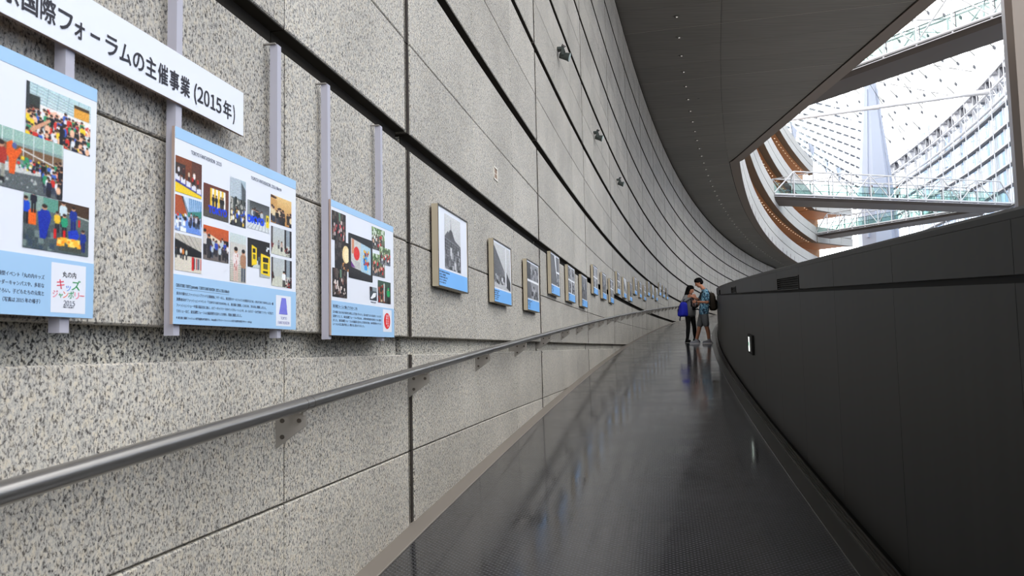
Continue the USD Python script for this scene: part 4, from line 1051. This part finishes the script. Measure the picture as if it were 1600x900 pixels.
lettering(fb, 1.938, .172, 'CREATORS TOKYO presents  TOKYO FANTASHION  2015 & 2016 March', .0105, 'ink', width=.240, font='latin', px=40)
patch(fb, 'rule_line', 1.938, 2.178, .1635, .1642, 'ink_grey', .0006)
for z, tx, s1 in ((.1535, '東京の優れたファッションブランドを積極的にアピールし、東京発のクールジャパンを発信するため、CREATORS TOKYOによる一般', 2.429),
              (.139, '消費者向けファッションイベント「TOKYO FANTASHION」を、東京都と連携して2015年、2016年に開催しました。', 2.385),
              (.1250, 'ファッションショーや展示販売会に加え、ロビーギャラリーでのインスタレーションや、ホールEロビーでの生地をランウェーに見立て', 2.429),
              (.1110, 'てのショーなど、東京国際フォーラムの施設特性を活かした企画を、特別に開催しました。', 2.245), (.0948, '※ 東京都と繊維ファッション産学協議会が主催する、Tokyo新人デザイナーファッション大賞プロ部門の受賞デザイナーが中心に', 2.302)):
    lettering(fb, 1.940, z, tx, .0083 if z > .1 else .0066, 'ink_grey', width=s1 - 1.940, px=30, tol=.7)
lg = patch(fb, 'logo_card', 2.446, 2.545, .088, .181, 'board_white', .0006)
tw = shapely.union_all([Polygon([(-.0125 + .025 * i / 11 - .0008, .174), (-.0125 + .025 * i / 11 + .0022, .174), (-.030 + .060 * (i + .80) / 11.6, .124), (-.030 + .060 * i / 11.6, .124)]) for i in range(11)] + [Polygon([(-.0125, .174), (.0145, .174), (.022, .145), (-.020, .145)])])
obj('tower_mark', fb.poly(affinity.translate(tw, 2.495 - fb.sm, 0), fb.z + .0014, .0003), 'ink_violet', lg)
lettering(fb, 2.476, .1125, 'TOKYO', .0115, 'ink_pale', width=.040, font='latin', lift=.0014, par=lg, name='logo_lettering')
lettering(fb, 2.459, .0985, 'FANTASHION', .0115, 'ink_pale', width=.074, font='latin', lift=.0014, par=lg, name='logo_lettering')

# third photo board
tb3 = board(2.862, 3.535, .0655, .5485, 'third hanging photo board, festival pictures and a red oval seal')
patch(tb3, 'blue_band', 2.8625, 3.5345, .5235, .548, 'print_blue'); patch(tb3, 'text_panel', 2.8625, 3.5345, .066, .189, 'print_blue')
for a, img, lf in (((2.866, .511, 2.995, .405), pic_dark_crowd(1), .0009), ((2.893, .409, 3.024, .303), pic_globe(2), .0010), ((2.870, .306, 3.004, .203), pic_dark_crowd(3, (226, 214, 206)), .0012), ((3.020, .451, 3.271, .283), pic_poster(4), .0014),
               ((3.268, .512, 3.421, .421), pic_green_crowd(5), .0009), ((3.357, .442, 3.490, .370), pic_green_crowd(6, True), .0012), ((3.274, .404, 3.420, .313), pic_green_crowd(7), .0010), ((3.240, .265, 3.320, .212), pic_boat(8), .0009), ((3.334, .299, 3.491, .207), pic_dancer(9), .0009)):
    photo(tb3, a[0], a[1], a[2], a[3], img, lift=lf)
lettering(tb3, 2.874, .171, '東京国際フォーラムで踊るブラジルカーニバル', .0115, 'ink_grey', width=.231, px=32)
patch(tb3, 'rule_line', 2.874, 3.105, .163, .1637, 'ink_grey', .0006)
for z, tx, s1 in ((.150, '日本橋と丸の内の歴史を映した写真パネルで、街の成り立ちを紹介しています', 3.370), (.135, '夏祭りとして、東京国際フォーラムで行われ、大勢の来場者が音楽とともに踊り', 3.370), (.1205, 'ました。東京国際フォーラムの施設を活かした多彩な企画、毎年恒例のイベント', 3.370), (.1065, 'いつもの広場が楽しい舞台に変わりました。', 3.178)):
    lettering(tb3, 2.874, z, tx, .0100, 'ink_grey', width=s1 - 2.874, px=30, tol=.7)
lettering(tb3, 3.250, .2045, '写真は昨年の様子', .006, 'ink_grey', width=.06, px=30)
lg = patch(tb3, 'logo_card', 3.392, 3.500, .088, .182, 'board_white', .0006)
th = np.linspace(0, 2 * math.pi, 40)[:-1]
obj('seal', tb3.poly(Polygon([(3.441 - tb3.sm + .038 * math.cos(a), .134 + .0335 * math.sin(a)) for a in th]), tb3.z + .0014, .0003), 'seal_red', lg)
for k, tx in enumerate(('東京丸の内', '音頭大会')):
    for j, c_ in enumerate(tx):
        lettering(tb3, 3.445 - .020 * k, .1565 - .0105 * j, c_, .0105, 'board_white', width=.0125, lift=.0018, par=lg, name='logo_lettering', px=32)

# ================================================================== FRAMED PHOTOGRAPHS
FR = [(4.270, .345, .785), (5.655, .338, .785), (6.985, .342, .785)] + [(8.375, .575, 1.015), (9.695, .575, 1.010), (11.01, .575, 1.010)] + [(12.45, .842, 1.285), (13.75, .842, 1.285), (15.03, .842, 1.285)] + \
     [(16.40, 1.098, 1.54), (17.76, 1.098, 1.54), (19.16, 1.10, 1.54)] + [(20.48, 1.342, 1.765), (21.82, 1.342, 1.765), (23.15, 1.342, 1.755)] + [(24.42, 1.55, 1.975), (25.78, 1.555, 1.975), (27.14, 1.555, 1.975)] + [(28.45, 1.805, 2.24), (29.85, 1.815, 2.24), (31.22, 1.82, 2.24)]
kinds = ['spire', 'avenue', 'two', 'split', 'four', 'dark', 'four', 'dark', 'four', 'two', 'avenue', 'dark', 'split', 'two', 'four', 'dark', 'avenue', 'spire', 'four', 'two', 'dark']
fl = ['nearest and largest framed photograph, a grey spired building', 'framed photograph of a long tapering avenue of offices, second from the boards', 'framed panel of two stacked grey street photographs, just before the second wide joint',
      'framed panel with a slanting facade photo, first to cover the upper groove', 'framed panel of four small grey photographs, middle of the second trio', 'framed dark grey street photograph with a white light spot, last of the second trio',
      'framed panel of four photographs, first of the third trio', 'framed dark photograph, middle of the third trio', 'framed panel of four photographs, last of the third trio']
tr_ = ['fourth', 'fifth', 'sixth', 'seventh']
for t_ in tr_:
    for q_ in ('first', 'middle', 'last'): fl.append(f'small far framed photograph, {q_} of the {t_} trio along the wall')
for i, ((s, z0, z1), kd) in enumerate(zip(FR, kinds)):
    w_ = .645; f_ = Frame(s + w_ / 2, 0, 0); f_.sm = s + w_ / 2; h = w_ / 2; D = .048
    t = thing('framed_photograph', f_([[0, z0, .0]])[0], fl[i], 'framed photo', 'framed photographs along the ramp'); f_.t_ = t
    obj('hanger', f_.box(-h + .06, h - .06, z0 + .05, z1 - .05, -.0, .014), 'frame_dark', t)
    b = .007
    obj('frame', cat([f_.box(-h, -h + b, z0, z1, .013, D), f_.box(h - b, h, z0, z1, .013, D), f_.box(-h + b, h - b, z0, z0 + b, .013, D), f_.box(-h + b, h - b, z1 - b, z1, .013, D)]), 'frame_beige', t)
    obj('front_rim', cat([f_.box(-h, -h + .004, z0, z1, D, D + .002), f_.box(h - .006, h, z0, z1, D, D + .002), f_.box(-h, h, z0, z0 + .006, D, D + .002), f_.box(-h, h, z1 - .006, z1, D, D + .002)]), 'frame_dark', t)
    obj('back_board', f_.box(-h + b, h - b, z0 + b, z1 - b, .013, D - .006), 'board_edge', t)
    obj('sheet', f_.box(-h + b, h - b, z0 + b, z1 - b, D - .006, D - .004), 'board_white', t)
    f_.z = D - .004; hh = z1 - z0
    obj('blue_panel', f_.box(-h + b, h - b, z0 + b, z0 + hh * .22, f_.z, f_.z + .0005), 'frame_blue', t)
    m_ = mono(50 + i, kd)
    x0, x1 = (-h + .14, h - .16) if kd == 'spire' else (-h + .02, h - .035)
    photo(f_, f_.sm + x0, z1 - (.03 if kd == 'spire' else .022), f_.sm + x1, z0 + hh * .245, m_, lift=.0008)
    if i < 9:
        r_ = random.Random(i)
        for k in range(5):
            y_ = z0 + hh * (.19 - .033 * k)
            lettering(f_, f_.sm - h + .025, y_, ['東京駅前の街並み', '丸の内オフィス街の変遷', '大正時代から昭和にかけて', '通りに沿って建物が並ぶ', '写真提供'][k], .011 if k < 3 else .008, 'ink_grey', width=(.20, .12, .18, .16, .13)[k] * r_.uniform(.8, 1.1), px=28, tol=.8)

# ================================================================== PEOPLE
plain('hair', (15, 13, 13), .95, spec=.08)
for nm, c in {'skin': (176, 122, 96), 'grey_cloth': (112, 112, 112), 'short_cloth': (104, 106, 108), 'black_cloth': (16, 16, 18), 'shoe_grey': (146, 146, 154), 'sole_white': (206, 204, 210), 'pack_brown': (58, 48, 38), 'pack_dark': (32, 28, 25),
               'pack_blue': (30, 38, 168), 'pack_navy': (22, 24, 60), 'strap_pink': (190, 150, 150), 'camera_black': (14, 14, 15), 'lens_pale': (190, 196, 200), 'walker_white': (226, 226, 228), 'walker_grey': (90, 96, 110), 'jean_grey': (130, 140, 146), 'eye_dark': (24, 18, 16), 'lip': (150, 84, 76)}.items():
    plain(nm, c, .75, spec=.3)
mat('shirt_print', {'g': ('geometry', {}), 'n': ('noise_texture', {'scale': 13.0, 'detail': 2.5, 'distortion': 1.2}), 'r': ('rgb_ramp', {'ramp': [(.38, (.012, .03, .06)), (.47, (.03, .11, .19)), (.54, (.10, .28, .42)), (.60, (.34, .52, .60)), (.66, (.05, .16, .26))]}), 'p': ('principled_bsdf', {'roughness': .8})},
    [('g.position', 'n.vector'), ('n.fac', 'r.fac'), ('r.color', 'p.base_color')])
def sph(c, r): return m3.Manifold.sphere(float(r), 14).translate([float(x) for x in c])
def bone(a, ra, b, rb): return m3.Manifold.batch_hull([sph(a, ra), sph(b, rb)])
def blob(*cr): return m3.Manifold.batch_hull([sph(c, r) for c, r in cr])
def flesh(parts, edge=.014, it=8):
    m = m3.Manifold.batch_boolean(parts, m3.OpType.Add).refine_to_length(edge)
    v, f = arr(m); t = trimesh.Trimesh(v, f, process=True)
    trimesh.smoothing.filter_taubin(t, iterations=it)
    return np.array(t.vertices), np.array(t.faces)
V = lambda *a: np.array(a, float)
def unit(a): return a / np.linalg.norm(a)
def hand(w, d, palm_n, curl=.5, side=1):
    """Palm, four unequal fingers and a thumb; w wrist, d pointing direction, palm_n palm normal."""
    d = unit(V(*d)); n = unit(V(*palm_n) - d * np.dot(V(*palm_n), d)); x = np.cross(d, n) * side
    parts = [blob((w, .026), (w + d * .075 + x * .028, .014), (w + d * .08 - x * .028, .013))]
    for k, ln in enumerate((.068, .078, .072, .056)):
        b = w + d * .078 + x * (.030 - .020 * k)
        m_ = b + (d * math.cos(curl * .7) + n * math.sin(curl * .7)) * ln * .5
        e = m_ + (d * math.cos(curl * 1.7) + n * math.sin(curl * 1.7)) * ln * .5
        parts += [bone(b, .0095, m_, .009), bone(m_, .009, e, .0078)]
    b = w + d * .025 + x * .028; m_ = b + unit(d * .6 + x * .7 + n * .3) * .04; e = m_ + unit(d * .9 + n * .5) * .03
    return parts + [bone(b, .013, m_, .0105), bone(m_, .0105, e, .009)]
def head(c, f, s=1.0):
    """Skull, jaw, nose and ears around c, face towards f (unit)."""
    f = unit(V(*f)); x = unit(np.cross(f, [0, 0, 1.0])); u = np.cross(x, f); g = lambda a, b, h: c + (x * a + f * b + u * h) * s
    face = [blob((g(0, -.02, .03), .088 * s), (g(0, .03, .02), .074 * s)), blob((g(0, .03, .02), .072 * s), (g(0, .052, -.078), .034 * s), (g(.02, .03, -.06), .044 * s), (g(-.02, .03, -.06), .044 * s)),
            bone(g(0, .096, .012), .009 * s, g(0, .112, -.022), .015 * s)] + [blob((g(sx * .083, -.005, .012), .013 * s), (g(sx * .083, -.012, -.022), .011 * s)) for sx in (-1, 1)]
    return face, g
def make_person(path_name, label, base, fwd, build):
    t = thing(path_name, base, label, 'person')
    f = unit(V(*fwd, 0)); r = np.cross(f, [0, 0, 1.0])
    def put(name, mesh, mat_, parent=None, smooth=True):
        v, fc = arr(mesh)
        v = base + (v[:, :1] * r + v[:, 1:2] * f + v[:, 2:3] * Z3) / SC
        return obj(name, (v, fc), mat_, parent or t, smooth=smooth)
    build(put)
    return t, put
def shoe(c, toe, h=.075, w=.04, heel=.10, ln=.17):
    """c: ankle point over the floor; toe direction; returns (upper, sole)."""
    d = unit(V(toe[0], toe[1], 0)); b = V(c[0], c[1], 0)
    up = flesh([blob((b - d * (heel - .055) + Z3 * .045, w), (b + d * .02 + Z3 * .06, w), (b + d * (ln - .03) + Z3 * .036, w * .86)), bone(b - d * .03 + Z3 * .05, .044, V(c[0], c[1], .115), .043)], .012, 5)
    x = np.cross(d, Z3)
    pl = Polygon([(-heel + .02, -.036), (-heel + .05, -.042), (.06, -.046), (ln - .03, -.04), (ln + .002, -.012), (ln + .002, .012), (ln - .03, .04), (.06, .046), (-heel + .05, .042), (-heel + .02, .036), (-heel, 0)]).buffer(.008)
    m = trimesh.creation.extrude_polygon(pl, .028, engine='earcut'); v, fc = arr(m)
    return up, (b + v[:, :1] * d + v[:, 1:2] * x + v[:, 2:3] * Z3, fc)
def eyes(put, g, body, s=1.0):
    for sx in (-1, 1):
        e = trimesh.creation.icosphere(1, .011 * s); e.apply_scale([1, .7, .8]); e.apply_translation(g(sx * .034, .094, .022)); put('eye', e, 'eye_dark')
    l = blob((g(-.02, .085, -.055), .007), (g(.02, .085, -.055), .007), (g(0, .091, -.055), .008)); put('mouth', l, 'lip')

def man_build(put):
    hl, hr = V(-.09, .0, .86), V(.09, .01, .86)
    kl, kr = V(-.10, -.045, .47), V(.09, .125, .47)
    al, ar = V(-.10, -.10, .09), V(.09, .225, .09)
    sl_, sr = V(-.185, -.06, 1.40), V(.185, -.04, 1.40)
    el, er = V(-.235, -.085, 1.11), V(.225, .09, 1.20)
    wl, wr = V(-.12, .20, 1.135), V(.05, .31, 1.30)
    nk, hc = V(0, -.02, 1.47), V(0, .10, 1.655)
    f, g = head(hc, (0, .87, -.42))
    torso = [blob((V(-.09, 0, .90), .11), (V(.09, 0, .90), .11), (V(-.11, -.045, 1.28), .105), (V(.11, -.045, 1.28), .105)), blob((V(-.10, -.05, 1.28), .10), (V(.10, -.05, 1.28), .10), (sl_, .06), (sr, .06), (nk, .05))]
    skin = torso + f + [bone(nk, .056, hc + V(0, -.035, -.06), .052), bone(sl_, .052, el, .042), bone(el, .042, wl, .028), bone(sr, .052, er, .042), bone(er, .042, wr, .028),
        bone(hl, .085, kl, .058), bone(kl, .056, (kl + al) / 2 + V(0, -.015, .03), .055), bone((kl + al) / 2 + V(0, -.015, .03), .055, al, .037), bone(hr, .085, kr, .058), bone(kr, .056, (kr + ar) / 2 + V(0, -.015, .03), .055), bone((kr + ar) / 2 + V(0, -.015, .03), .055, ar, .037)]
    skin += hand(wl, (.35, .9, .05), (.9, -.3, -.2), .9, -1) + hand(wr, (-.2, .95, .1), (-.9, -.2, -.3), .9, 1)
    put('body', flesh(skin), 'skin')
    shirt = [blob((V(-.09, 0, .86), .128), (V(.09, 0, .86), .128), (V(-.11, -.045, 1.28), .122), (V(.11, -.045, 1.28), .122)), blob((V(-.10, -.05, 1.28), .118), (V(.10, -.05, 1.28), .118), (sl_, .072), (sr, .072), (nk + V(0, 0, -.03), .062)),
             bone(sl_, .074, sl_ + (el - sl_) * .72, .066), bone(sr, .074, sr + (er - sr) * .72, .066)]
    put('shirt', flesh(shirt), 'shirt_print')
    sh = [blob((V(-.085, 0, .885), .118), (V(.085, 0, .885), .118), (V(-.06, 0, .76), .10), (V(.06, 0, .76), .10)), bone(hl, .108, hl + (kl - hl) * .86, .088), bone(hr, .108, hr + (kr - hr) * .86, .088)]
    put('shorts', flesh(sh), 'short_cloth')
    hair = [blob((g(0, -.03, .05), .094), (g(0, .02, .075), .078), (g(0, -.05, .0), .075))] + [blob((g(sx * .05, .03, .07), .045), (g(sx * .06, -.04, .0), .04)) for sx in (-1, 1)] + [bone(g(-.03, .06, .085), .035, g(.03, .06, .085), .035)]
    put('hair', flesh(hair, .014, 4), 'hair')
    eyes(put, g, None)
    for a in (al, ar):
        up, so = shoe(a, (0, 1)); put('shoe', up, 'shoe_grey'); put('sole', so, 'sole_white', smooth=False)
    put('wristband', cat([tube(wl - unit(wl - el) * .035, wl - unit(wl - el) * .015, .033, 14)]), 'camera_black')
S_M, O_M = 18.35, 1.72
mb = P(S_M, O_M, float(floor_z(S_M)) + .002)
mf = (-.955, .16)
man, put_man = make_person('person', 'young man in blue patterned T-shirt and grey shorts, head bowed, standing by the parapet', mb, mf, man_build)
def at_person(base, fwd):
    f = unit(V(*fwd, 0)); r = np.cross(f, [0, 0, 1.0])
    return lambda v: base + (v[:, :1] * r + v[:, 1:2] * f + v[:, 2:3] * Z3) / SC
def pack(base, fwd, c, w, d, h, label, m1, m2, straps, rot=0):
    put_ = at_person(base, fwd)
    t = thing('backpack', put_(V(*c)[None] - [[0, 0, h / 2]])[0], label, 'backpack')
    def o(name, mesh, m_, smooth=True):
        v, f = arr(mesh); obj(name, (put_(v), f), m_, t, smooth=smooth)
    c = V(*c)
    o('body', flesh([blob(*[(c + V(sx * (w / 2 - .06), sy * (d / 2 - .06), -h / 2 + .06), .06) for sx in (-1, 1) for sy in (-1, 1)] + [(c + V(sx * (w / 2 - .09), d / 2 - .07, h / 2 - .08), .07) for sx in (-1, 1)] + [(c + V(0, -d / 2 + .09, h / 2 - .14), .07)])], .02, 5), m1)
    o('front_pocket', flesh([blob(*[(c + V(sx * (w / 2 - .08), -d / 2 + .02, sz), .04) for sx in (-1, 1) for sz in (-h / 2 + .07, -.02)])], .02, 5), m2)
    zp = [c + V((w / 2 - .03) * math.cos(a), -.02 - .02, (h / 2 - .06) * math.sin(a)) for a in np.linspace(-.3, math.pi + .3, 16)]
    o('zip', polytube(zp, .008, 6), m2)
    o('top_loop', polytube([c + V(.04 * math.cos(a), d / 2 - .05, h / 2 - .02 + .04 * math.sin(a)) for a in np.linspace(0, math.pi, 8)], .008, 6), m2)
    for st_ in straps: o('strap', flesh([bone(V(*a), .016, V(*b), .016) for a, b in zip(st_, st_[1:])], .02, 3), m2)
    return t
pack(mb, mf, (0, -.255, 1.14), .30, .19, .50, 'dark brown backpack worn by the man in shorts', 'pack_brown', 'pack_dark',
     [[(sx * .12, -.17, 1.36), (sx * .14, -.08, 1.475), (sx * .14, .06, 1.37), (sx * .15, .085, 1.22), (sx * .17, -.04, 1.05), (sx * .13, -.18, .98)] for sx in (-1, 1)])

def woman_build(put):
    hl, hr = V(-.08, 0, .80), V(.08, 0, .80)
    kl, kr = V(-.105, .045, .44), V(.12, .025, .44)
    al, ar = V(-.13, .04, .075), V(.145, .0, .075)
    sl_, sr = V(-.155, 0, 1.275), V(.155, 0, 1.275)
    el, er = V(-.235, .05, 1.03), V(.32, .03, 1.13)
    wl, wr = V(-.09, .23, 1.06), V(.09, .19, 1.285)
    nk, hc = V(0, .0, 1.33), V(0, .045, 1.47)
    f, g = head(hc, (-.25, .88, -.30), .93)
    torso = [blob((V(-.07, 0, .84), .10), (V(.07, 0, .84), .10), (V(-.08, 0, 1.17), .085), (V(.08, 0, 1.17), .085)), blob((V(-.08, 0, 1.16), .09), (V(.08, 0, 1.16), .09), (sl_, .05), (sr, .05), (nk, .04))]
    skin = torso + f + [bone(nk, .045, hc + V(0, -.03, -.05), .044), bone(sl_, .042, el, .034), bone(el, .034, wl, .024), bone(sr, .042, er, .034), bone(er, .034, wr, .024),
        bone(hl, .08, kl, .05), bone(kl, .05, al, .032), bone(hr, .08, kr, .05), bone(kr, .05, ar, .032)]
    skin += hand(wl, (.15, .95, .1), (.9, 0, -.2), .9, -1) + hand(wr, (-.75, .5, .25), (-.3, -.6, -.3), .9, 1)
    put('body', flesh(skin), 'skin')
    jk = [blob((V(-.075, 0, .80), .118), (V(.075, 0, .80), .118), (V(-.08, 0, 1.17), .102), (V(.08, 0, 1.17), .102)), blob((V(-.08, 0, 1.16), .105), (V(.08, 0, 1.16), .105), (sl_, .063), (sr, .063), (nk + V(0, -.01, -.02), .052)),
          bone(sl_, .062, el, .052), bone(el, .052, el + (wl - el) * .85, .040), bone(sr, .062, er, .052), bone(er, .052, er + (wr - er) * .85, .040)]
    put('jacket', flesh(jk), 'grey_cloth')
    put('top', flesh([blob((V(-.035, .075, 1.27), .035), (V(.035, .075, 1.27), .035), (V(-.05, .085, 1.02), .035), (V(.05, .085, 1.02), .035))], .014, 5), 'black_cloth')
    lg_ = [blob((V(-.07, 0, .82), .108), (V(.07, 0, .82), .108), (V(0, 0, .76), .09)), bone(hl, .088, kl, .056), bone(kl, .057, kl + (al - kl) * .4, .056), bone(kl + (al - kl) * .4, .056, al, .036), bone(hr, .088, kr, .056), bone(kr, .057, kr + (ar - kr) * .4, .056), bone(kr + (ar - kr) * .4, .056, ar, .036)]
    put('leggings', flesh(lg_), 'black_cloth')
    hair = [blob((g(0, -.035, .045), .098), (g(0, .015, .075), .076)), blob((g(0, -.055, .02), .085), (g(0, -.075, -.20), .07)), blob((g(-.085, .02, .04), .03), (g(-.095, .0, -.22), .038)), blob((g(.085, .0, .04), .03), (g(.09, -.02, -.12), .035))]
    put('hair', flesh(hair, .014, 4), 'hair')
    eyes(put, g, None, .93)
    for a, dr in ((al, (-.1, 1)), (ar, (.2, 1))):
        up, so = shoe(a, dr, w=.034, heel=.085, ln=.15); put('shoe', up, 'black_cloth'); put('sole', so, 'camera_black', smooth=False)
    put('ankle_cuff', cat([tube(al + V(0, 0, .05), al + V(0, 0, .065), .042, 14)]), 'sole_white')
S_W, O_W = 18.95, 1.41
wb = P(S_W, O_W, float(floor_z(S_W)) + .002)
wf = (.58, -.81)
woman, _p = make_person('person', 'long-haired woman in grey jacket and black leggings, hands raised, facing the man', wb, wf, woman_build)
pack(wb, wf, (.35, .05, .93), .27, .22, .42, 'bright blue backpack hanging from the arm of the woman in leggings', 'pack_blue', 'pack_navy',
     [[(.27, .10, 1.08), (.26, .10, 1.19), (.30, .07, 1.20), (.38, .06, 1.08)], [(.37, -.02, .74), (.39, -.03, .62)]])
pw_ = at_person(wb, wf)
ct = thing('camera', pw_(V(-.03, .145, .93)[None])[0], 'small black camera with pale lens hanging on the woman\'s chest strap', 'camera')
def o_(name, mesh, m_, smooth=False):
    v, f = arr(mesh); obj(name, (pw_(v), f), m_, ct, smooth=smooth)
bx = trimesh.creation.box([.13, .055, .095]); bx.apply_translation([-.03, .150, .955]); o_('body', bx, 'camera_black')
o_('lens_barrel', tube(V(-.03, .165, .95), V(-.03, .215, .95), .040, 20), 'camera_black', 40)
o_('lens', tube(V(-.03, .214, .95), V(-.03, .219, .95), .026, 20), 'lens_pale')
o_('strap', flesh([bone(V(-.075, .150, 1.0), .010, V(-.06, .135, 1.2), .010), bone(V(-.06, .135, 1.2), .010, V(-.055, .06, 1.335), .010), bone(V(.02, .150, 1.0), .008, V(.05, .135, 1.2), .008), bone(V(.05, .135, 1.2), .008, V(.06, .05, 1.335), .008)], .02, 2), 'strap_pink')

# two walkers on the long footbridge
def walker(k, label, m1, m2, hairlen):
    A_, B_, d_, n_ = b2
    base = A_ + d_ * (np.linalg.norm(B_ - A_) * k) + n_ * 1.35 + Z3 * (12.6 - .098)
    def build(put):
        hl, hr = V(-.08, 0, .84), V(.08, 0, .84); al, ar = V(-.09, .12, .08), V(.09, -.12, .08); kl, kr = V(-.09, .09, .46), V(.09, .0, .46)
        sl_, sr = V(-.17, 0, 1.36), V(.17, 0, 1.36); wl, wr = V(-.20, -.08, .84), V(.20, .16, .90); el, er = V(-.23, -.05, 1.10), V(.23, .02, 1.10)
        nk, hc = V(0, 0, 1.42), V(0, .03, 1.58); f, g = head(hc, (0, 1, 0))
        skin = f + [bone(nk, .05, hc, .05), bone(el, .036, wl, .026), bone(er, .036, wr, .026), bone(V(0, 0, 1.0), .1, nk, .06)] + hand(wl, (0, 0, -1), (1, 0, 0), .4, 1) + hand(wr, (0, .2, -1), (-1, 0, 0), .4, -1)
        put('body', flesh(skin, .03, 4), 'skin')
        put('shirt', flesh([blob((V(-.08, 0, .86), .11), (V(.08, 0, .86), .11), (sl_, .065), (sr, .065), (nk, .06)), bone(sl_, .06, el, .05), bone(sr, .06, er, .05)], .03, 4), m1)
        put('trousers', flesh([blob((V(-.07, 0, .86), .105), (V(.07, 0, .86), .105), (hl, .09), (hr, .09)), bone(hl, .085, kl, .06), bone(kl, .06, al, .045), bone(hr, .085, kr, .06), bone(kr, .06, ar, .045)], .03, 4), m2)
        put('hair', flesh([blob((g(0, -.03, .05), .094), (g(0, -.05, -.02 - hairlen), .07))], .03, 3), 'hair')
        for a in (al, ar):
            up, so = shoe(a, (0, 1)); put('shoe', up, 'camera_black')
    make_person('person', label, base, (-.9, -.3), build)
walker(.435, 'tiny walker in a white top and grey jeans on the long footbridge, nearer the galleries', 'walker_white', 'jean_grey', .12)
walker(.545, 'tiny walker in white top and black trousers on the long footbridge, before the column', 'walker_white', 'black_cloth', .0)
